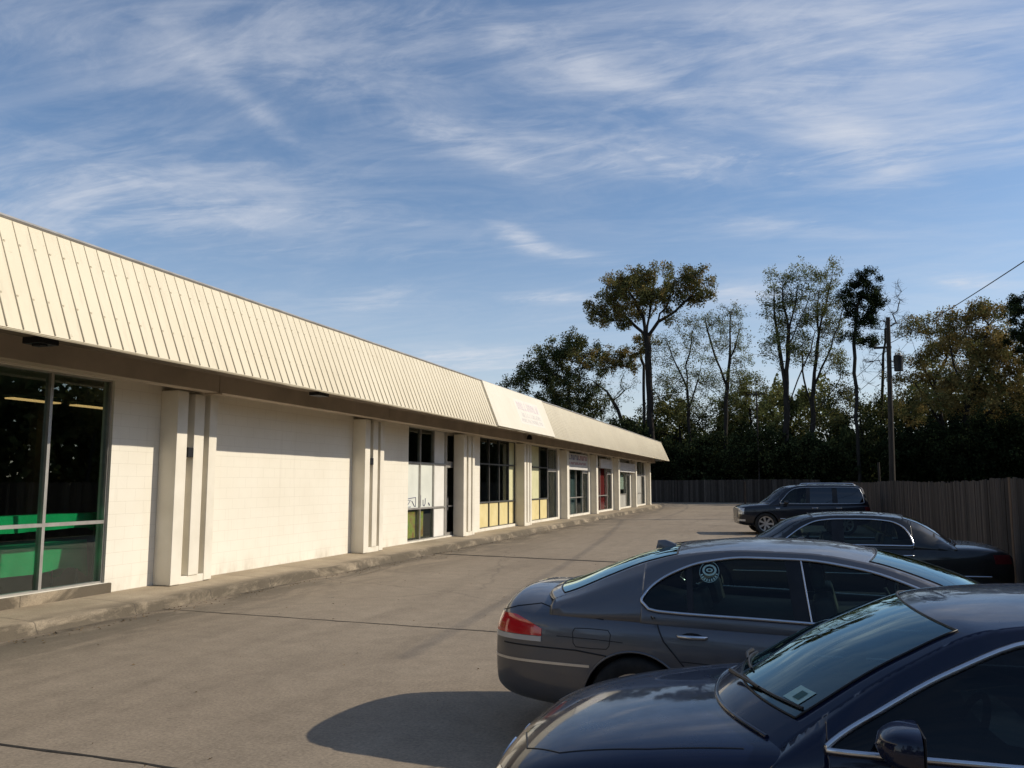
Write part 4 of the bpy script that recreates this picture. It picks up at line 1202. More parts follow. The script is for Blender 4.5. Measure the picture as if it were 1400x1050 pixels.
# cowl panel and wipers
T = B['T_']
b = MB(); Pn = []
for k in range(33):
    j = -.93+1.86*k/32; p = T(1.39, j); h, n_ = B['top_hit'](p.x-.11, p.y*1.0); h2, _ = B['top_hit'](p.x-.0, p.y)
    Pn.append([h+Vector((0,0,.004)), Vector((p.x-.06, p.y, max(h.z+.010, h2.z+.008))), p+Vector((.01,0,.004))])
b.grid(Pn); B['lb'](b, 'cowl_panel', M['matblack'], smooth=3.1)
b = MB(); pts = [ (lambda q: B['top_hit'](q.x-.115, q.y)[0]+Vector((0,0,.006)))(T(1.39, -.93+1.86*k/32)) for k in range(33)]
b.tube(pts, .009, 6); B['lb'](b, 'hood_edge', M['navy_paint'], smooth=1.2)
def wiper(j0, j1, x1_):
    b = MB(); p0 = T(1.39, j0)+Vector((-.05,0,.012)); mid = T(1.395, (j0+j1)/2)+Vector((-.02,0,.018)); p1 = T(x1_, j1)+Vector((0,0,.014))
    b.tube([p0, mid, p1], [.012,.009,.006], 6)
    pts = [T(1.395+(x1_+.02-1.395)*t/10, j0+.1*(1 if j1 > j0 else -1)+(j1+(.25 if j1 > j0 else -.25)-j0)*t/10)+Vector((0,0,.010)) for t in range(11)]
    b.tube(pts, .006, 5)
    B['lb'](b, 'wiper', M['black'], smooth=1.0)
wiper(-.15, -.55, 1.405); wiper(.60, .15, 1.405)
# inspection sticker inside the lower near corner of the windshield
b = MB(); Pn = [[T(1.435+.065*i/4, -.85+.12*k/4, .003) for k in range(5)] for i in range(5)]; b.grid(Pn); st = B['lb'](b, 'inspection_sticker', M['teal_ink'], smooth=3.1)
b = MB(); Pn = [[T(1.448+.036*i/3, -.825+.045*k/3, .006) for k in range(4)] for i in range(4)]; b.grid(Pn)
o = b.build('sticker_print', M['decal_dark'], st); o.data.transform(Matrix.Translation(Vector((-NAVY['L']/2,0,0))))
# paper notes and glasses on the dashboard seen through the glass
b = MB(); b.box(1.62,1.70,-.30,-.10,1.0,1.006); B['lb'](b, 'dashboard_note', M['white'])

# ---------------------------------------------------------------- black saloon
BLK = dict(name='parked_car', label='long black saloon with bright window trim parked tail to the fence', cat='car',
    group='cars parked along the fence', L=5.45, paint='black_paint', loc=(.60, 15.25, 0), rz=R(0), rim='rimm',
    w=[(0,.74),(.06,.86),(.25,.93),(.8,.97),(1.5,.985),(4.0,.985),(4.8,.965),(5.2,.92),(5.38,.86),(5.45,.78)],
    low=[(0,.32),(.4,.24),(1.5,.21),(4.2,.22),(5.0,.28),(5.45,.36)],
    sh=[(0,.60),(.06,.72),(.3,.78),(1.2,.85),(2.5,.89),(4.4,.90),(5.1,.885),(5.38,.84),(5.45,.76)],
    top=[(0,.66),(.06,.80),(.3,.86),(.9,.93),(1.55,.99),(2.0,.97),(2.6,.92),(4.0,.94),(4.35,.985),(4.8,.995),(5.25,.965),(5.40,.90),(5.45,.80)],
    edge=[(0,.92),(1.5,.90),(4.5,.92),(5.45,.92)],
    stations=[0,.04,.14,.35,.7,1.1,1.5,1.8,2.1,2.6,3.2,3.7,4.1,4.4,4.7,5.0,5.22,5.35,5.42,5.45],
    axles=(.98, 3.98), wr=.335, trim='chrome', trimr=.014, cabin=(1.75, 4.3), seats=[(2.8,1.0),(3.7,.9)], dash=1.95, mirror=(2.12,.97), handles=[(3.0,.82),(3.95,.82)], handle='chrome',
    wglass='carglass', rglass='privglass', spokes=9,
    glass=dict(
        rail=[(1.45,.80,.955),(1.80,.755,1.13),(2.15,.70,1.30),(2.45,.67,1.375),(2.85,.65,1.405),(3.4,.65,1.41),(3.85,.655,1.38),(4.12,.67,1.30),(4.36,.70,1.16),(4.58,.735,1.01),(4.66,.745,.96)],
        belt=[(1.45,.935),(2.5,.925),(3.6,.93),(4.66,.93)],
        belt_y=[(1.45,.86),(2.3,.925),(3.8,.925),(4.66,.86)],
        dlo_top=[(1.78,.98),(1.95,1.09),(2.2,1.225),(2.5,1.32),(2.9,1.35),(3.4,1.352),(3.75,1.325),(3.93,1.25),(4.02,1.13),(4.06,1.0)],
        dlo_bot=[(1.78,.965),(2.5,.96),(3.6,.962),(4.0,.962),(4.06,.965)],
        crown=[(1.45,.02),(2.1,.035),(3.0,.045),(3.8,.045),(4.66,.03)], bow=[(1.45,-.22),(2.1,-.18),(2.5,-.05),(2.9,0),(3.8,.03),(4.2,.09),(4.66,.10)],
        wind=(1.52, 2.42), rear=(3.95, 4.60), pillars=[(2.98,.02,.09,'plain')], side=['carglass','carglass'], jm=.93))
sq = lambda x: 3.4-(3.4-x)*.78 if x < 3.4 else x      # long hood, compact cabin
for k_ in ('rail','belt','belt_y','dlo_top','dlo_bot','crown','bow'): BLK['glass'][k_] = [(sq(p[0]),)+tuple(p[1:]) for p in BLK['glass'][k_]]
BLK['glass']['wind'] = tuple(sq(x) for x in BLK['glass']['wind'])
for k_ in ('top',): BLK[k_] = [(x if x < .95 or x > 2.4 else x+.38, z) for (x, z) in BLK[k_]]
BLK['cabin'] = (2.15, 4.3); BLK['dash'] = 2.3; BLK['mirror'] = (2.42,.97)
blk = make_car(BLK); C = BLK['api']
for s_ in (-1, 1):
    C['patch'](lambda u, v, s=s_: C['wrap_hit'](4.6, s*.3, s*(R(34)+R(14)*u), .72+.13*v), 16, 5, 'taillight', 'shaded_red', .006)
    C['patch'](lambda u, v, s=s_: C['wrap_hit'](.8, s*.4, R(180)-s*(R(10)+R(55)*u), .60+.13*v), 14, 4, 'headlight', 'clearlens', .006)
    C['seam']([(.4,.52),(2.0,.53),(5.1,.53)], s=s_, rad=.013, m='chrome', name='side_moulding')
    C['seam']([(1.62,.93),(1.55,.6),(1.55,.3)], s=s_); C['seam']([(2.98,.93),(2.98,.3)], s=s_); C['seam']([(4.05,.93),(3.98,.75),(3.6,.5),(3.5,.3)], s=s_)
C['patch'](lambda u, v: C['wrap_hit'](1.2, 0, R(180)+R(-17)+R(34)*u, .50+.20*v), 14, 5, 'grille', 'chrome', .012)
C['patch'](lambda u, v: C['wrap_hit'](4.4, 0, R(-12)+R(24)*u, .62+.11*v), 8, 2, 'license_plate', 'white', .008)

# ---------------------------------------------------------------- dark blue SUV
SUV = dict(name='parked_suv', label='dark blue sport utility vehicle with silver roof rails parked far down the fence', cat='car', far=True,
    group='cars parked along the fence', L=5.14, paint='suv_paint', loc=(.70, 33.1+1.35, 0), rz=R(10), tumble=.965,
    w=[(0,.78),(.05,.90),(.25,.965),(.7,.995),(1.5,1.0),(4.5,1.0),(4.95,.975),(5.10,.93),(5.14,.88)],
    low=[(0,.40),(.3,.32),(1.5,.33),(4.0,.33),(4.8,.36),(5.14,.45)],
    sh=[(0,.86),(.08,.96),(.4,1.02),(1.3,1.07),(2.5,1.09),(4.6,1.10),(5.0,1.08),(5.14,1.0)],
    top=[(0,.92),(.08,1.04),(.35,1.12),(.9,1.17),(1.35,1.20),(1.7,1.17),(2.5,1.10),(4.6,1.10),(5.0,1.10),(5.14,1.05)],
    edge=[(0,.93),(1.5,.92),(4.5,.93),(5.14,.92)],
    stations=[0,.04,.12,.30,.6,1.0,1.35,1.6,1.9,2.4,3.0,3.6,4.2,4.6,4.85,5.0,5.09,5.14],
    axles=(.98, 3.92), wr=.405, trim='satin', trimr=.010, cabin=(1.6, 4.9), seats=[(2.6,1.2),(3.5,1.2)], dash=1.85, mirror=(1.72,1.16), handles=[(2.75,1.0),(3.62,1.0)], handle='chrome',
    spokes=7, rim='rimm', inset=.13, wglass='carglass', rglass='privglass',
    glass=dict(
        rail=[(1.12,.86,1.14),(1.40,.82,1.34),(1.68,.77,1.58),(1.95,.735,1.75),(2.3,.72,1.815),(3.2,.715,1.84),(4.0,.715,1.835),(4.6,.725,1.81),(4.82,.74,1.74),(4.95,.77,1.50),(5.04,.81,1.24),(5.07,.83,1.13)],
        belt=[(1.12,1.11),(2.5,1.12),(4.0,1.13),(5.07,1.12)],
        belt_y=[(1.28,.90),(2.2,.95),(4.5,.95),(5.07,.87)],
        dlo_top=[(1.52,1.20),(1.68,1.38),(1.86,1.57),(2.10,1.71),(2.5,1.755),(3.6,1.765),(4.4,1.755),(4.68,1.72),(4.78,1.55),(4.84,1.25)],
        dlo_bot=[(1.52,1.17),(2.5,1.16),(3.6,1.165),(4.6,1.17),(4.84,1.20)],
        crown=[(1.12,.02),(2.2,.035),(3.0,.045),(4.6,.04),(5.07,.02)], bow=[(1.12,-.20),(1.9,-.17),(2.3,-.06),(2.8,0),(4.5,.02),(4.9,.05),(5.07,.05)],
        wind=(1.20, 1.92), rear=(4.86, 5.05), pillars=[(2.52,.10,.07,'plain'),(3.50,.05,.09,'plain')], side=['carglass','privglass','privglass'], jm=.93))
sq = lambda x: x if x < 3.6 else 3.6+(x-3.6)*.76
for k_ in ('rail','belt','belt_y','dlo_top','dlo_bot','crown','bow'): SUV['glass'][k_] = [(sq(p[0]),)+tuple(p[1:]) for p in SUV['glass'][k_]]
for k_ in ('w','low','sh','top','edge'): SUV[k_] = [(sq(p[0]), p[1]) for p in SUV[k_]]
SUV['stations'] = [sq(x) for x in SUV['stations']]; SUV['L'] = sq(5.14); SUV['glass']['rear'] = tuple(sq(x) for x in SUV['glass']['rear'])
SUV['axles'] = (.98, sq(3.92)); SUV['cabin'] = (1.6, sq(4.9))
suv = make_car(SUV); D = SUV['api']
for s_ in (-1, 1):
    D['patch'](lambda u, v, s=s_: D['wrap_hit'](.8, s*.4, R(180)-s*(R(24)+R(18)*u), .76+.22*v), 12, 5, 'headlight', 'clearlens', .01)
    D['patch'](lambda u, v, s=s_: D['wrap_hit'](3.9, s*.5, s*(R(14)+R(22)*u), .80+.30*v), 10, 5, 'taillight', 'shaded_red', .01)
    D['patch'](lambda u, v, s=s_: D['wrap_hit'](.8, s*.4, R(180)-s*(R(14)+R(30)*u), .50+.07*v), 8, 2, 'fog_lamp', 'clearlens', .01)
    D['seam']([(1.5,.60),(3.4,.60)], s=s_, rad=.022, m='satin', name='side_moulding')
    D['seam']([(1.35,.98),(1.50,.98)], s=s_, rad=.025, m='satin', name='fender_vent')
    b = MB(); pts = []
    for t in range(21):
        x = 2.55+(4.3-2.55)*t/20; p = D['T_'](x, s_*.93); lift = .065 if 0 < t < 20 else 0
        pts.append(p+Vector((0,0,lift)))
    b.tube(pts, .022, 6); D['lb'](b, 'roof_rail', M['satin'], smooth=1.2)
D['patch'](lambda u, v: D['wrap_hit'](1.4, 0, R(180)+R(-20)+R(40)*u, .62+.34*v), 14, 6, 'grille', 'steel', .012)
# ---------------------------------------------------------------- fences
def plank_fence(name, A, B_, H, label, wplank=.14, gap=.006, posts=2.4, seg=True, warp=.05, group='wooden fences round the lot'):
    A = Vector(A); B_ = Vector(B_); d = (B_-A); Ln = d.length; d.normalize(); n = Vector((-d.y, d.x, 0))
    e = empty(name, A, math.atan2(d.y, d.x), label, 'fence', group)
    b = MB(); x = 0; k = 0
    lean = 0; hh = 0
    while x < Ln:
        w = wplank*random.uniform(.9, 1.08)
        if k % 17 == 0: lean = random.gauss(0, .010); hh = random.gauss(0, .008)
        h = H + hh + random.gauss(0, .012) + .03*math.sin(x*.35); l = lean+random.gauss(0, .004); t = .018
        yo = random.gauss(0, .003)
        if random.random() < .01: h -= .12
        vs = []
        for (z, dx) in ((.02, 0), (h-.03, l*h), (h, l*h)):
            ww = w/2-gap/2-(0.014 if z == h else 0)
            for (sx, sy) in ((-1,-1),(1,-1),(1,1),(-1,1)): vs.append((x+w/2+sx*ww+dx, yo+sy*t/2, z))
        b.add(vs, [(0,1,5,4),(1,2,6,5),(2,3,7,6),(3,0,4,7),(4,5,9,8),(5,6,10,9),(6,7,11,10),(7,4,8,11),(8,9,10,11)])
        x += w; k += 1
    o = b.build('plank_panel', M['fence'], e)
    b = MB()
    for z in (.3, H*.5, H-.3): b.box(0, Ln, -.07, -.02, z-.045, z+.045)
    b.build('rail', M['pole'], e)
    x = 0
    while x < Ln:
        b = MB(); b.box(x-.045, x+.045, -.165, -.075, 0, H-.02+random.uniform(-.05,.05)); b.build('post', M['pole'], e); x += posts
    return e
plank_fence('wooden_fence', (3.7, -8, 0), (3.7, 86.6, 0), 1.97, 'tall weathered board fence running along the right side of the lot')
plank_fence('wooden_fence', (3.75, 86.7, 0), (-32, 86.7, 0), 2.25, 'dark board fence closing the far end of the lot', posts=2.4)
# a bare post in front of the far fence
b = MB(); b.box(-.05, .05, -.05, .05, 0, 1.98); b.add([(-.05,-.05,1.98),(.05,-.05,1.98),(.05,.05,1.98),(-.05,.05,1.98),(0,0,2.04)], [(0,1,4),(1,2,4),(2,3,4),(3,0,4)])
o = b.build('wooden_post', M['grassdummy'] if 'grassdummy' in M else M['pole'])
pp = at_y(1018, 661, 52); o.location = (pp.x, 52, 0); tag(o, 'single pale wooden post standing left of the far parked vehicle', 'post')

# ---------------------------------------------------------------- trees
LEAF = dict(
    olive=mat_leaf('olive_leaf', (.165,.165,.058), (.27,.24,.095)),
    bronze=mat_leaf('bronze_leaf', (.27,.195,.07), (.37,.28,.105)),
    dark=mat_leaf('dark_leaf', (.055,.070,.030), (.10,.112,.045), .2),
    pale=mat_leaf('pale_green_leaf', (.17,.20,.075), (.26,.29,.12), .35),
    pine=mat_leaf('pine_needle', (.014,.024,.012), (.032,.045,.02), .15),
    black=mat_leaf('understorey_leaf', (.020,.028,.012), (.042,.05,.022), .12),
)
def grow(Yp, trunk, clumps, dens=1.0, jit=.25, bias=.35, depthk=.8, seed=0, curl=.12, limbs=()):
    """trunk: list of (u, v); clumps: (u, v, ru, rv[, weight]) measured in the tree's own plane at distance Yp.
    Returns nodes, parent indices, list of tips (with clump id)"""
    r_ = np.random.default_rng(seed)
    sc = Yp/1150*1.0
    nodes = []; par = []
    T = [at_y(u, v, Yp) for (u, v) in trunk]
    T[0].z = min(T[0].z, 0.0); T[0].z = -.2
    for i in range(len(T)-1):
        k = max(2, int((T[i+1]-T[i]).length/1.2))
        for q in range(k):
            p = T[i].lerp(T[i+1], q/k)
            nodes.append([p.x+r_.normal(0,.06), p.y+r_.normal(0,.06), p.z]); par.append(len(nodes)-2)
    nodes.append(list(T[-1])); par.append(len(nodes)-2); par[0] = -1
    cost = [0.0]*len(nodes)
    for i in range(1, len(nodes)): cost[i] = cost[par[i]] + math.dist(nodes[i], nodes[par[i]])*.5
    for L_ in limbs:
        Q = [at_y(u, v, Yp+r_.normal(0, 0)) for (u, v) in L_]
        dy = r_.normal(0, 1.2); 
        for q_, p_ in enumerate(Q): p_.y += dy*q_/len(Q)
        j = min(range(len(nodes)), key=lambda q_: math.dist(nodes[q_], Q[0])); 
        for i in range(len(Q)-1):
            k = max(2, int((Q[i+1]-Q[i]).length/1.0))
            for q_ in range(1, k+1):
                p = Q[i].lerp(Q[i+1], q_/k); nodes.append([p.x+r_.normal(0,.05), p.y+r_.normal(0,.05), p.z+r_.normal(0,.04)]); par.append(j)
                cost.append(cost[j]+math.dist(nodes[-1], nodes[j])*.5); j = len(nodes)-1
    pts = []
    for ci, c in enumerate(clumps):
        u, v, ru, rv = c[:4]; wgt = c[4] if len(c) > 4 else 1
        o = at_y(u, v, Yp); a = ru*sc*1.02; h = rv*sc; dd = (a+h)/2*depthk+.3
        n = max(5, int(a*h*dens*wgt*2.2))
        off = r_.normal(0, .35)*dd
        for _ in range(n):
            while True:
                q = r_.uniform(-1, 1, 3)
                if q@q < 1: break
            q = q*(abs(q@q)**.5*.25+.75)
            pts.append((o.x+q[0]*a, o.y+off+q[1]*dd, o.z+q[2]*h, ci))
    pts = np.array(pts); order_d = None
    N = len(pts); X = pts[:, :3]
    nd = np.array(nodes); best = np.full(N, 1e9); bi = np.zeros(N, int)
    def upd(j):
        d = np.linalg.norm(X - np.array(nodes[j]), axis=1)
        # limbs do not go down much
        pen = np.maximum(0, (nodes[j][2]-X[:, 2]))*.5
        c_ = d + bias*cost[j]*.35 + pen
        m = c_ < best; best[m] = c_[m]; bi[m] = j
    for j in range(len(nodes)): upd(j)
    left = np.ones(N, bool); tips = []
    while left.any():
        k = int(np.argmin(np.where(left, best, 1e9))); left[k] = False
        j = int(bi[k]); p0 = np.array(nodes[j]); p1 = X[k]; d = p1-p0; l = np.linalg.norm(d)
        ns = max(1, int(l/1.1)); prev = j
        sag = np.array([0, 0, 1.0])*l*curl
        for s_ in range(1, ns+1):
            t = s_/ns; p = p0+d*t - sag*math.sin(math.pi*t)*.6 + (r_.normal(0, jit*.35, 3) if s_ < ns else 0)
            nodes.append(list(p)); par.append(prev); cost.append(cost[prev]+l/ns)
            prev = len(nodes)-1; upd(prev)
        tips.append((prev, int(pts[k, 3])))
    return np.array(nodes), par, tips
def tree(name, label, Yp, trunk, clumps, leafs, seed, r0=.35, dens=1.0, nleaf=26, lsize=.22, spread=.75, twig=.012, group='trees beyond the far fence', flat=1.0, tw=3, leafp=1.0, cat='tree', bias=.30, expo=2.1, limbs=()):
    r0 *= .78; twig = max(twig, .016); nleaf = int(nleaf*1.9+.5); lsize *= .85; tw += 1; spread *= 1.08
    nodes, par, tips = grow(Yp, trunk, clumps, dens, seed=seed, bias=bias, limbs=limbs)
    base = Vector(nodes[0]); base.z = 0
    e = empty(name, base, 0, label, cat, group)
    n = len(nodes); acc = np.zeros(n); ch = [[] for _ in range(n)]
    for i in range(1, n): ch[par[i]].append(i)
    for i in range(n-1, -1, -1):
        acc[i] = 1 if not ch[i] else sum(acc[c] for c in ch[i])
    rad = twig*acc**(1/expo); k = r0/rad[0]; rad = twig + (rad-twig)*(r0-twig)/(rad[0]-twig)
    bs = MB(); rr = random.Random(seed)
    P = nodes - np.array(base)
    for i in range(n):
        # follow main chain
        if i == 0 or ch[par[i]].index(i) != max(range(len(ch[par[i]])), key=lambda q: acc[ch[par[i]][q]]):
            if i == 0: chain = [0]
            else: chain = [par[i], i]
            c = i
            while ch[c]:
                c = max(ch[c], key=lambda q: acc[q]); chain.append(c)
            if len(chain) < 2: continue
            rads = [rad[q] for q in chain]; rads[0] = rads[1] if i else rads[0]*1.25
            rads[-1] = max(rads[-1]*.4, .004)
            big = rads[0] > .08
            bs.tube([P[q] for q in chain], rads, 7 if big else 3, cap=False)
    # twigs at the tips
    tp = []
    for (t, ci) in tips:
        p = P[t]
        for _ in range(tw):
            d = np.array([rr.gauss(0,1), rr.gauss(0,1), rr.gauss(.35,.8)]); d /= np.linalg.norm(d)+1e-6
            q = p + d*rr.uniform(.4, 1.0)*spread; bs.tube([p, (p+q)/2+np.array([rr.gauss(0,.05) for _ in range(3)]), q], [twig*.9, twig*.7, twig*.3], 3, cap=False); tp.append(q)
        tp.append(p)
    bs.build('trunk', M['bark'], e, smooth=1.2, normals=False)
    r_ = np.random.default_rng(seed+99)
    if nleaf > 0 and leafp > 0:
        tpa = np.array(tp); keep = r_.random(len(tpa)) < leafp; tpa = tpa[keep]
        m = nleaf
        C_ = np.repeat(tpa, m, axis=0); K = len(C_)
        off = r_.normal(0, 1, (K, 3)); off /= np.linalg.norm(off, axis=1)[:, None]; off *= (r_.random(K)**.5*spread*.62)[:, None]; off[:, 2] *= flat
        C_ = C_+off
        a = r_.normal(0, 1, (K, 3)); a /= np.linalg.norm(a, axis=1)[:, None]
        b_ = r_.normal(0, 1, (K, 3)); b_ = np.cross(a, b_); b_ /= np.linalg.norm(b_, axis=1)[:, None]
        s_ = lsize*r_.uniform(.5, 1.2, K)[:, None]
        V = np.stack([C_-a*s_*.5, C_-b_*s_*.28, C_+a*s_*.5, C_+b_*s_*.28], 1).reshape(-1, 3)
        me = bpy.data.meshes.new('crown'); me.vertices.add(len(V)); me.vertices.foreach_set('co', V.ravel())
        me.loops.add(K*4); me.loops.foreach_set('vertex_index', np.arange(K*4)); me.polygons.add(K)
        me.polygons.foreach_set('loop_start', np.arange(K)*4); me.polygons.foreach_set('loop_total', np.full(K, 4))
        ls = leafs if isinstance(leafs, (list, tuple)) else [leafs]
        for l in ls: me.materials.append(LEAF[l])
        if len(ls) > 1:
            # whole sprays share a tone
            mi = np.repeat(r_.integers(0, len(ls), len(tpa)), m); me.polygons.foreach_set('material_index', mi)
        me.update(calc_edges=True); link_mesh('crown', me, e)
    return e

BY = 92
tree('spreading_tree', 'tall broad tree with a wide rounded bronze crown, highest left of the middle', 93,
     [(893,650),(891,600),(888,540),(886,490),(884,462)],
     [(845,398,34,22),(822,425,24,22),(868,384,30,16),(893,377,26,13),(905,405,32,22),(930,385,28,16),(950,385,26,16),(960,400,14,14),(940,412,22,16),(868,430,32,16),(835,440,26,14),(878,410,20,16),(915,432,14,10),(852,412,26,18)],
     ['olive','bronze','olive'], 3, r0=.48, dens=2.4, nleaf=17, lsize=.30, spread=.75,
     limbs=[[(884,462),(870,445),(850,428),(832,418)],[(884,462),(880,435),(868,410),(858,392)],[(884,462),(888,430),(893,400),(896,380)],[(884,462),(900,440),(925,425),(945,405),(955,395)],[(893,440),(912,420),(918,400),(925,385)],[(860,437),(840,440),(828,436)]])
tree('shade_tree', 'bronze leaved tree with a low side bough just left of the tall spreading tree', 96,
     [(880,650),(881,560),(880,500),(876,482)],
     [(872,478,22,17),(850,487,28,14),(815,492,32,13),(888,470,10,12),(835,500,26,9),(862,498,16,12)],
     ['bronze','olive'], 5, r0=.22, dens=2.4, nleaf=16, lsize=.28, spread=.6)
tree('dense_tree', 'dense dark green tree rising behind the middle of the mall roof', 97,
     [(782,650),(780,590),(778,530)],
     [(790,480,40,20),(755,492,30,20),(725,512,30,20),(705,530,22,16),(760,525,42,30),(735,560,50,25),(800,555,38,30),(815,500,20,16),(690,545,12,10)],
     ['dark','olive','dark'], 7, r0=.35, dens=2.2, nleaf=18, lsize=.32, spread=.9)
tree('leaning_tree', 'mostly bare leaning tree with one long arching limb over the roof line', 94,
     [(868,650),(858,605),(845,560),(830,535),(810,520),(795,517)],
     [(800,520,20,12),(820,535,22,16),(845,545,22,18),(860,520,18,20),(825,510,20,10),(835,575,18,16)],
     ['pale'], 9, r0=.28, dens=2.0, nleaf=3, lsize=.2, spread=.7, twig=.016)
tree('slender_tree', 'slender sparse tree with thin twigs right of the tall spreading tree', 95,
     [(945,650),(942,590),(940,530),(938,470)],
     [(938,450,26,22),(915,475,24,26),(955,485,26,28),(925,520,34,26),(950,540,30,30),(900,505,16,30),(970,520,22,30)],
     ['pale','olive'], 11, r0=.24, dens=1.9, nleaf=8, lsize=.22, spread=.8, twig=.014,
     limbs=[[(940,530),(925,500),(915,475),(908,455)],[(941,560),(955,520),(962,490),(966,465)],[(939,500),(945,470),(950,445)]])
tree('slender_tree', 'tall slim forked tree with pale spring leaves in the gap of sky', 93,
     [(990,650),(992,590),(993,530),(998,470),(1000,425)],
     [(1003,425,17,24),(990,445,20,22),(968,445,20,22),(1010,465,14,28),(985,480,22,22),(1015,500,14,34),(1000,520,26,28)],
     ['pale','olive'], 13, r0=.30, dens=2.2, nleaf=9, lsize=.2, spread=.65, twig=.014,
     limbs=[[(993,530),(985,505),(975,480),(966,450),(962,432)],[(996,495),(1008,470),(1014,445)],[(994,560),(975,535),(955,520)]])
tree('leafy_tree', 'light green leafy tree low between the two tall bare trees', 99,
     [(1030,650),(1028,600),(1025,560)],
     [(1022,525,22,26),(1035,555,30,30),(1005,560,28,30),(985,590,30,30),(1060,590,30,25)], ['pale','olive'], 15, r0=.2, dens=1.5, nleaf=14, lsize=.28, spread=.8)
tree('forked_tree', 'tall forked tree with sparse light green foliage left of the pine', 90,
     [(1076,650),(1076,590),(1074,540),(1077,490),(1082,440),(1090,395)],
     [(1095,378,22,22),(1062,392,18,26),(1080,410,20,26),(1055,430,14,34),(1068,460,20,30),(1100,415,22,28),(1060,480,14,26),(1090,455,20,28)],
     ['pale','olive'], 17, r0=.40, dens=2.0, nleaf=11, lsize=.24, spread=.8, twig=.015,
     limbs=[[(1074,540),(1070,500),(1062,450),(1058,410),(1060,380)],[(1077,560),(1090,520),(1108,480),(1118,440)],[(1078,480),(1088,450),(1100,425),(1108,400)],[(1080,450),(1072,420),(1068,395)]])
tree('forked_tree', 'tall green tree with upswept limbs directly left of the pine trunk', 92,
     [(1112,650),(1110,590),(1112,530),(1118,470),(1128,420),(1138,375)],
     [(1140,368,10,18),(1125,390,20,24),(1132,425,20,28),(1112,440,22,26),(1140,455,16,26),(1105,480,26,26),(1135,495,24,24),(1150,420,12,20)],
     ['pale','olive','olive'], 19, r0=.32, dens=2.0, nleaf=12, lsize=.24, spread=.8, twig=.015,
     limbs=[[(1112,530),(1130,490),(1145,450),(1152,420)],[(1111,560),(1098,520),(1096,480)],[(1120,470),(1118,430),(1120,395)],[(1112,570),(1135,540),(1150,515)]])
tree('pine_tree', 'tall thin pine with dark clumped crown left of the utility pole', 88,
     [(1176,650),(1172,590),(1169,530),(1168,470),(1172,420),(1183,385)],
     [(1184,384,17,12,2),(1168,398,22,12,2),(1195,402,14,12,2),(1180,415,26,10,2),(1160,425,14,8,2),(1196,425,12,12,2),(1172,440,16,10,2),(1166,465,14,9,2),(1180,462,10,10,2),(1194,468,6,6,2),(1188,442,8,8)],
     ['pine','pine','dark'], 21, r0=.22, dens=2.0, nleaf=26, lsize=.22, spread=.6)
tree('bare_tree', 'leafless twiggy tree top showing between the pine and the utility pole', 98,
     [(1205,650),(1205,590),(1207,520),(1210,450)],
     [(1215,400,18,20),(1222,425,18,22),(1208,440,16,22),(1225,460,18,20),(1195,500,24,30)], ['olive'], 23, r0=.2, dens=2.4, nleaf=0, spread=.9, twig=.018, tw=5)
tree('spreading_tree', 'open rusty olive tree crown immediately right of the utility pole', 95,
     [(1296,650),(1290,590),(1280,540),(1275,500),(1272,470)],
     [(1270,440,26,16),(1248,455,22,20),(1290,455,24,22),(1255,485,28,20),(1285,490,30,22),(1240,515,24,20),(1270,520,30,20),(1300,520,26,26),(1245,560,26,24)],
     ['olive','bronze'], 25, r0=.34, dens=2.0, nleaf=12, lsize=.26, spread=.75,
     limbs=[[(1290,590),(1270,555),(1250,525),(1240,500)],[(1280,540),(1262,500),(1250,465)],[(1278,520),(1292,490),(1296,460)],[(1285,560),(1305,530),(1312,510)]])
tree('spreading_tree', 'broad brownish tree filling the right end of the tree line', 91,
     [(1322,650),(1322,590),(1322,540),(1325,490)],
     [(1325,432,30,18),(1348,440,26,22),(1308,460,26,22),(1350,475,34,26),(1325,480,30,26),(1375,480,26,28),(1340,520,44,30),(1385,520,30,30),(1300,545,30,30),(1370,560,40,30)],
     ['bronze','olive','bronze'], 27, r0=.46, dens=2.2, nleaf=15, lsize=.3, spread=.8,
     limbs=[[(1322,560),(1340,520),(1360,490),(1375,470)],[(1322,540),(1305,500),(1300,465)],[(1323,510),(1340,475),(1350,445)],[(1322,590),(1350,565),(1380,540)]])
tree('pine_tree', 'dark pine crown cut off by the right picture edge', 86,
     [(1412,650),(1410,560),(1406,480),(1402,425)],
     [(1398,410,10,8,2),(1390,432,14,9,2),(1402,445,16,10,2),(1395,462,18,9,2),(1412,475,18,12,2),(1420,430,16,18,2),(1425,500,20,20)],
     ['pine','pine','dark'], 29, r0=.24, dens=2.0, nleaf=26, lsize=.24, spread=.6)
tree('leafy_tree', 'dark leafy tree low behind the utility pole foot', 98,
     [(1180,650),(1178,600),(1176,570)],
     [(1150,545,30,26),(1185,560,30,26),(1130,570,30,26),(1215,585,30,30),(1165,600,50,30)], ['olive','dark'], 31, r0=.2, dens=1.4, nleaf=14, lsize=.3, spread=.9)
tree('leafy_tree', 'murky green tree low behind the far corner of the mall', 99,
     [(930,650),(930,600),(928,575)],
     [(905,560,26,26),(935,570,30,26),(890,590,30,26),(960,590,30,26),(850,600,24,20)], ['dark','olive'], 33, r0=.2, dens=1.6, nleaf=16, lsize=.3, spread=.9)

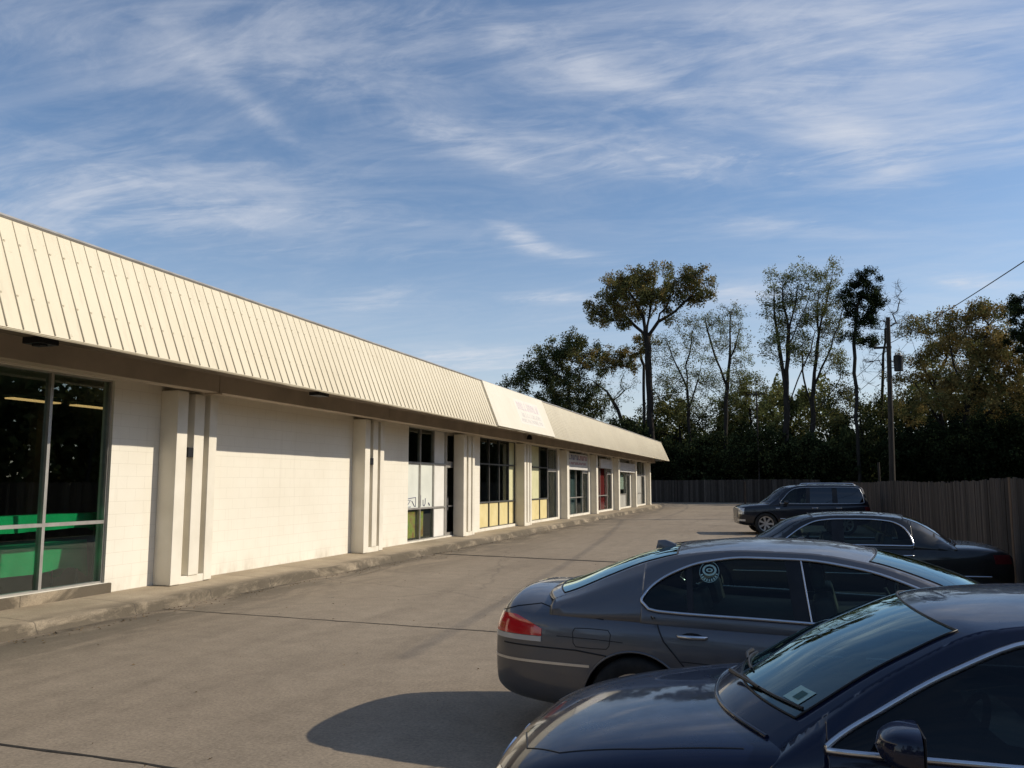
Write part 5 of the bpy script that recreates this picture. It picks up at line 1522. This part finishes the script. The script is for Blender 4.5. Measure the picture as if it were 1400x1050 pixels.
for (u, v, ru, rv, yy, lf, sd_, lb_) in (
    (745, 575, 60, 30, 100, ['dark','olive'], 61, 'dark leafy tree low behind the mall roof panel'),
    (1080, 570, 40, 34, 101, ['olive','dark','pale'], 62, 'murky olive tree between the two forked trees, low'),
    (1340, 565, 70, 40, 100, ['olive','bronze','dark'], 63, 'wide low olive tree behind the right end of the tree line'),
    (1240, 575, 40, 34, 101, ['olive','dark'], 64, 'low olive tree filling the gap right of the utility pole'),
    (1000, 575, 40, 34, 102, ['pale','olive'], 65, 'low yellowish green tree behind the slim forked tree')):
    tree('leafy_tree', lb_, yy, [(u, 652), (u+3, 620), (u, v+12)], [(u, v, ru, rv), (u-ru*.4, v-rv*.3, ru*.5, rv*.7), (u+ru*.45, v-rv*.2, ru*.5, rv*.8)], lf, sd_, r0=.2, dens=1.3, nleaf=13, lsize=.32, spread=.9)
# shrubs in front of the trees, one by one
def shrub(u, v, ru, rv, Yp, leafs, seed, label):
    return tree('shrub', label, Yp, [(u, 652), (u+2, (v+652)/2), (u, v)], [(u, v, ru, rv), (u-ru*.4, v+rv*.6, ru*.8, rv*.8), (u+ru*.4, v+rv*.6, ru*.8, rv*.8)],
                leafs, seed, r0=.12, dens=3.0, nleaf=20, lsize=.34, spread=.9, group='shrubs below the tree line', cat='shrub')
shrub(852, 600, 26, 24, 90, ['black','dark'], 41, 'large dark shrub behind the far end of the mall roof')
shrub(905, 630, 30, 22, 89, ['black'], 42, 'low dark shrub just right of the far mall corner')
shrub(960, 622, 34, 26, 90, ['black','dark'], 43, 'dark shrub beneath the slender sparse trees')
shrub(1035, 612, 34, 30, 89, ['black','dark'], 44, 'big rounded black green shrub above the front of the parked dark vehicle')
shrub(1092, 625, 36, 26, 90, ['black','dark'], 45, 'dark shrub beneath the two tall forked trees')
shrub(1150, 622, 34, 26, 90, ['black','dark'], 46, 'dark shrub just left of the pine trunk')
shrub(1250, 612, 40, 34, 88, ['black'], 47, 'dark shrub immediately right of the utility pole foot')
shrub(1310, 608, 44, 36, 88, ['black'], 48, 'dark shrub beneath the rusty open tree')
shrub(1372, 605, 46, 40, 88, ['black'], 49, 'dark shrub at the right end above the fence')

# the understorey reads as one dark mass
def quad_cloud(name, C_, s0, s1, leafs, share, label, cat):
    K = len(C_); a = rng.normal(0, 1, (K, 3)); a /= np.linalg.norm(a, axis=1)[:, None]
    b_ = np.cross(a, rng.normal(0, 1, (K, 3))); b_ /= np.linalg.norm(b_, axis=1)[:, None]
    s_ = rng.uniform(s0, s1, K)[:, None]
    V = np.stack([C_-a*s_*.5, C_-b_*s_*.35, C_+a*s_*.5, C_+b_*s_*.35], 1).reshape(-1, 3)
    me = bpy.data.meshes.new(name); me.vertices.add(len(V)); me.vertices.foreach_set('co', V.ravel())
    me.loops.add(K*4); me.loops.foreach_set('vertex_index', np.arange(K*4)); me.polygons.add(K)
    me.polygons.foreach_set('loop_start', np.arange(K)*4); me.polygons.foreach_set('loop_total', np.full(K, 4))
    for l in leafs: me.materials.append(LEAF[l])
    me.polygons.foreach_set('material_index', (rng.random(K) < share).astype(int))
    me.update(calc_edges=True); tag(link_mesh(name, me), label, cat, kind='stuff')
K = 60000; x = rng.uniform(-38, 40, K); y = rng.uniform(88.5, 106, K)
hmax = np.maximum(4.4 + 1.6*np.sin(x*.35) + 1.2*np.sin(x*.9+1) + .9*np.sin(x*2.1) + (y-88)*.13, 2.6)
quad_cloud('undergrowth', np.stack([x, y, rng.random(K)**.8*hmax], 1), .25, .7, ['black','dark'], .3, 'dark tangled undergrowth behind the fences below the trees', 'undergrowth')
K = 80000; x = rng.uniform(-22, 34, K); y = rng.uniform(100, 112, K)
hmax = 11.5 + np.maximum(0, x-10)*.16 + 2.2*np.sin(x*.42+.6) + 1.6*np.sin(x*1.1+2) + 1.0*np.sin(x*2.7)
hmax = np.where(x < -6, hmax*.8, hmax); C_ = np.stack([x, y, rng.random(K)**.85*hmax], 1)
cl = np.sin(x*1.9+y*.7)+np.sin(C_[:, 2]*1.6+x*.8)+np.sin(y*1.3-C_[:, 2]*.9)         # clumps with gaps between them
C_ = C_[(cl > -.7) | (C_[:, 2] < 4)]
quad_cloud('mid_wood', C_, .25, .55, ['olive','pale'], .35, 'olive mass of scrubby wood seen between the trunks of the tree line', 'wood')
K = 26000; x = rng.uniform(-60, 75, K); y = rng.uniform(118, 135, K)
hmax = np.maximum(5.5 + 1.8*np.sin(x*.21+2) + 1.3*np.sin(x*.6), 3)
quad_cloud('far_wood', np.stack([x, y, rng.random(K)**.7*hmax], 1), .5, 1.3, ['dark','olive'], .25, 'far dark wood closing the view behind the tree line', 'wood')
K = 60000; x = rng.uniform(27, 34, K); y = rng.uniform(-30, 104, K)
hmax = 9.0 + 1.5*np.sin(y*.31) + 1.3*np.sin(y*.83+1) + .8*np.sin(y*2.3)
quad_cloud('side_wood', np.stack([x, y, rng.random(K)**.7*hmax], 1), .5, .95, ['dark','olive'], .35, 'dark wood beyond the board fence, outside the picture on the right', 'wood')
K = 24000; x = rng.uniform(-30, 36, K); y = rng.uniform(-44, -34, K)
hmax = 7.0 + 1.5*np.sin(x*.31) + 1.3*np.sin(x*.83+1) + .8*np.sin(x*2.3)
quad_cloud('rear_wood', np.stack([x, y, rng.random(K)**.7*hmax], 1), .3, .85, ['dark','olive'], .35, 'dark wood behind the viewpoint, outside the picture', 'wood')

# trees beside and behind the viewpoint (seen in the shop glass and the car paint)
src = [o for o in scene.objects if o.name.split('.')[0] in ('spreading_tree', 'dense_tree', 'forked_tree') and o.parent is None]
def copy_tree(o, loc_, rz, sc, label):
    c = o.copy(); COL.objects.link(c); c.location = loc_; c.rotation_euler = (0, 0, rz); c.scale = (sc,)*3
    c['label'] = label; c['group'] = 'trees outside the picture beside the lot'
    for ch in o.children:
        d = ch.copy(); COL.objects.link(d); d.parent = c
spots = [(24, 2, .55), (27, 13, .5), (23, 24, .5), (28, 35, .55), (25, 47, .5), (30, 58, .55), (34, 70, .5), (-8, -24, .6), (2, -28, .55), (11, -24, .6), (-18, -27, .6), (20, -16, .55)]
for i, (x, y, s_) in enumerate(spots):
    copy_tree(src[i % len(src)], (x, y, 0), i*1.3, s_, 'tree outside the picture beyond the board fence')

# ---------------------------------------------------------------- utility pole, wires
PY = 50
foot = at_y(1219, 661, PY); topp = at_y(1214, 434, PY)
e = empty('utility_pole', (foot.x, PY, 0), 0, 'dark wooden utility pole with a transformer behind the board fence', 'utility pole')
b = MB(); hz = topp.z; lean = topp.x-foot.x
b.tube([(0,0,-.2),(lean*.5,0,hz*.5),(lean,0,hz)], [.165,.14,.11], 12); b.build('pole_shaft', M['pole'], e, smooth=1.2)
tz = at_y(1230, 497, PY).z
b = MB(); b.lathe([(0,-.42),(.20,-.42),(.23,-.40),(.23,.38),(.24,.40),(.2,.46),(0,.48)], 'Z', 18, (lean*.8+.45, 0, tz)); tr = b.build('transformer', M['black'], e, smooth=.8)
b = MB()
for a in (-.10, .10): b.lathe([(0,.46),(.03,.46),(.045,.5),(.02,.53),(.045,.56),(.02,.6),(0,.62)], 'Z', 10, (lean*.8+.45+a, 0, tz))
b.build('bushing', M['steel'], tr)
b = MB(); b.box(lean*.8, lean*.8+.3, -.04, .04, tz+.1, tz+.16); b.box(lean*.8, lean*.8+.3, -.04, .04, tz-.25, tz-.19); b.build('bracket', M['steel'], e)
za = at_y(1190, 476, PY).z
b = MB(); b.box(-.75+lean*.8, .15+lean*.8, -.05, .05, za-.06, za+.06); b.build('crossarm', M['pole'], e)
b = MB(); b.lathe([(0,0),(.05,0),(.06,.05),(.02,.08),(.05,.12),(0,.14)], 'Z', 10, (-.65+lean*.8, 0, za+.06)); b.build('insulator', M['steel'], e)
def cable(name, p0, p1, sag, rad, label, n=40):
    b = MB(); p0, p1 = Vector(p0), Vector(p1); base = p0.copy()
    b.tube([p0.lerp(p1, i/n)-Vector((0,0,sag*4*(i/n)*(1-i/n)))-base for i in range(n+1)], rad, 6)
    o = b.build(name, M['wire'], smooth=1.2); o.location = base
    return tag(o, label, 'wire', 'overhead wires on the utility pole')
pt = Vector((foot.x+lean*.9, PY, at_y(1216, 470, PY).z))
d1 = ray(1400, 346); q = Vector((0,0,EYE))+d1*(27/d1.y)
dirv = (q-pt)
cable('overhead_wire', pt, pt+dirv*1.6, .25, .016, 'thick overhead wire sweeping from the pole up to the right picture edge')
for (u0, v0, u1, v1, lb_) in ((1213,476,1100,560,'upper thin wire running left from the utility pole towards the pine'), (1214,500,1085,590,'lower thin wire running left from the utility pole towards the pine')):
    a = at_y(u0, v0, PY); c = at_y(u1, v1, 84)
    cable('overhead_wire', a, c, .5, .015, lb_)
# small distant service poles
for (u, v, Yp, lb_) in ((1034, 535, 87.5, 'thin distant service pole with a crossbar in the gap between the tall trees'), (1201, 632, 60, 'short thin pole sticking up just left of the utility pole')):
    p = at_y(u, v, Yp); e = empty('service_pole', (p.x, Yp, 0), 0, lb_, 'pole')
    b = MB(); b.tube([(0,0,-.1),(0,0,p.z)], .07, 8); b.build('pole_shaft', M['pole'], e, smooth=1.2)
    if v < 600: b = MB(); b.box(-.9, .9, -.05, .05, p.z-.35, p.z-.25); b.build('crossarm', M['pole'], e)

# weeds along the foot of the fence
b = MB(); rr = random.Random(3)
for i in range(1500):
    x = 3.45+abs(rr.gauss(0,.10))*-1+.15; y = rr.uniform(8, 86); h = rr.uniform(.04,.2); a = rr.uniform(0,6.28); w_ = .012
    dx, dy = math.cos(a)*w_, math.sin(a)*w_; l = rr.gauss(0,.05)
    b.add([(x-dx,y-dy,0),(x+dx,y+dy,0),(x+l,y+l,h)], [(0,1,2)])
tag(b.build('weeds', LEAF['olive'], normals=False), 'thin weeds growing along the foot of the board fence', 'weeds', kind='stuff')
# ---------------------------------------------------------------- light and sky
SUN_EL, SUN_AZ = R(32.5), R(69)      # azimuth clockwise from +Y
sd = bpy.data.lights.new('sun', 'SUN'); sd.energy = 3.9; sd.angle = R(.53); sd.color = (1, .90, .74)
so = bpy.data.objects.new('sun', sd); COL.objects.link(so)
dvec = Vector((math.sin(SUN_AZ)*math.cos(SUN_EL), math.cos(SUN_AZ)*math.cos(SUN_EL), math.sin(SUN_EL)))
so.rotation_euler = (-dvec).to_track_quat('-Z', 'Y').to_euler(); so.location = dvec*80
wd = bpy.data.worlds.new('World'); scene.world = wd; wd.use_nodes = True
nt = wd.node_tree; bg = nt.nodes['Background']
class W(NT):
    def __init__(s, w): s.t = w.node_tree; s.n = s.t.nodes; s.l = s.t.links; s.b = None
t = W(wd)
sky = t.new('ShaderNodeTexSky'); sky.sky_type = 'NISHITA'; sky.sun_disc = False
sky.sun_elevation = SUN_EL; sky.sun_rotation = SUN_AZ; sky.altitude = 20; sky.air_density = 1.0; sky.dust_density = .6; sky.ozone_density = 3.0
tc = t.new('ShaderNodeTexCoord'); sp = t.new('ShaderNodeSeparateXYZ'); t.lk(tc.outputs['Generated'], sp.inputs[0])
zz = t.math('ADD', t.math('MAXIMUM', sp.outputs['Z'], 0.0), .10)
px = t.math('DIVIDE', sp.outputs['X'], zz); py = t.math('DIVIDE', sp.outputs['Y'], zz)
cb = t.new('ShaderNodeCombineXYZ'); t.lk(px, cb.inputs['X']); t.lk(py, cb.inputs['Y'])
def streaks(rot, sc, loc_, scale, detail, dist, lo, hi):
    mp = t.new('ShaderNodeMapping'); mp.inputs['Rotation'].default_value = (0, 0, rot); mp.inputs['Scale'].default_value = sc; mp.inputs['Location'].default_value = loc_
    t.lk(cb.outputs[0], mp.inputs['Vector'])
    n = t.noise(mp.outputs['Vector'], scale, detail, .62, dist)
    mr = t.new('ShaderNodeMapRange', interpolation_type='SMOOTHSTEP'); mr.inputs['From Min'].default_value = lo; mr.inputs['From Max'].default_value = hi
    t.lk(n, mr.inputs['Value']); return mr.outputs['Result']
c1 = streaks(R(28), (.75, 1.9, 1), (3.1, 1.7, 0), 1.0, 11, 2.2, .38, .74)      # long combed cirrus
c2 = streaks(R(10), (1.3, 3.0, 1), (7.3, .4, 2), 1.9, 11, 3.0, .40, .76)        # finer fibres
c3 = streaks(R(50), (1.2, 2.2, 1), (2.3, 5.4, 9), 3.2, 8, 1.0, .30, .75)
fib = t.math('ADD', t.math('ADD', t.math('MULTIPLY', c1, .55), t.math('MULTIPLY', c2, .34)), t.math('MULTIPLY', c3, .22))
# banks of cirrus, each an ellipse on the cloud deck
def deck(u, v):
    d = ray(u, v).normalized(); z_ = max(d.z, 0)+.10; return Vector((d.x/z_, d.y/z_))
BANKS = [(1130,90,330,75,-25,.95), (900,215,220,28,25,1.1), (1180,205,80,38,30,1.3), (660,205,90,22,35,.8), (1300,185,160,40,0,.8), (320,70,380,70,40,.45),
         (130,255,300,60,10,.75), (250,300,300,22,0,.5), (800,90,110,26,35,.8), (715,327,26,12,10,1.5), (760,345,60,10,10,.6), (750,407,55,7,0,1.0), (640,492,90,14,0,.9), (520,408,60,14,-8,.55),
         (1330,385,50,9,0,1.1), (1010,402,60,12,0,.8), (1100,310,110,16,5,.45), (330,130,60,20,50,.6), (620,20,300,30,10,.4), (1230,20,260,40,-10,.55), (440,345,200,10,0,.4)]
tot = None
for (u, v, ru, rv, sl, w_) in BANKS:
    p0, p1, p2 = deck(u, v), deck(u+ru, v+sl), deck(u, v-rv)
    A_ = Matrix(((p1.x-p0.x, p2.x-p0.x), (p1.y-p0.y, p2.y-p0.y))).inverted()
    sb = t.new('ShaderNodeVectorMath', operation='SUBTRACT'); t.lk(cb.outputs[0], sb.inputs[0]); sb.inputs[1].default_value = (p0.x, p0.y, 0)
    q_ = []
    for r_ in range(2):
        dn = t.new('ShaderNodeVectorMath', operation='DOT_PRODUCT'); t.lk(sb.outputs[0], dn.inputs[0]); dn.inputs[1].default_value = (A_[r_][0], A_[r_][1], 0); q_.append(dn.outputs['Value'])
    r2 = t.math('ADD', t.math('MULTIPLY', q_[0], q_[0]), t.math('MULTIPLY', q_[1], q_[1]))
    g_ = t.math('MULTIPLY', t.math('EXPONENT', t.math('MULTIPLY', r2, -1.0)), w_)
    tot = g_ if tot is None else t.math('ADD', tot, g_)
cov = t.math('ADD', tot, .09)
f = t.math('MULTIPLY', cov, t.math('ADD', t.math('MULTIPLY', t.math('POWER', fib, 1.15), 1.2), .10))
f = t.math('ADD', f, t.math('MULTIPLY', c1, .06))
f = t.math('MULTIPLY', t.math('SUBTRACT', 1.0, t.math('EXPONENT', t.math('MULTIPLY', f, -1.25))), .88)
# fade to a milky band at the horizon
mr = t.new('ShaderNodeMapRange', interpolation_type='SMOOTHSTEP'); mr.inputs['From Min'].default_value = 0; mr.inputs['From Max'].default_value = .34; mr.inputs['To Min'].default_value = .48; mr.inputs['To Max'].default_value = 0
t.lk(sp.outputs['Z'], mr.inputs['Value'])
f = t.math('MINIMUM', t.math('ADD', f, mr.outputs['Result']), .9)
hs = t.new('ShaderNodeHueSaturation'); hs.inputs['Saturation'].default_value = 1.06; hs.inputs['Value'].default_value = 1.0; t.lk(sky.outputs['Color'], hs.inputs['Color'])
col = t.mix(f, hs.outputs['Color'], (5.6, 5.8, 6.3))
t.lk(col, bg.inputs['Color']); bg.inputs['Strength'].default_value = .124
scene.view_settings.view_transform = 'Standard'; scene.view_settings.look = 'None'; scene.view_settings.exposure = 0.05; scene.view_settings.gamma = 1
scene.render.engine = 'CYCLES'
scene.cycles.max_bounces = 8; scene.cycles.transparent_max_bounces = 16; scene.cycles.use_denoising = True
scene.cycles.caustics_reflective = False; scene.cycles.caustics_refractive = False
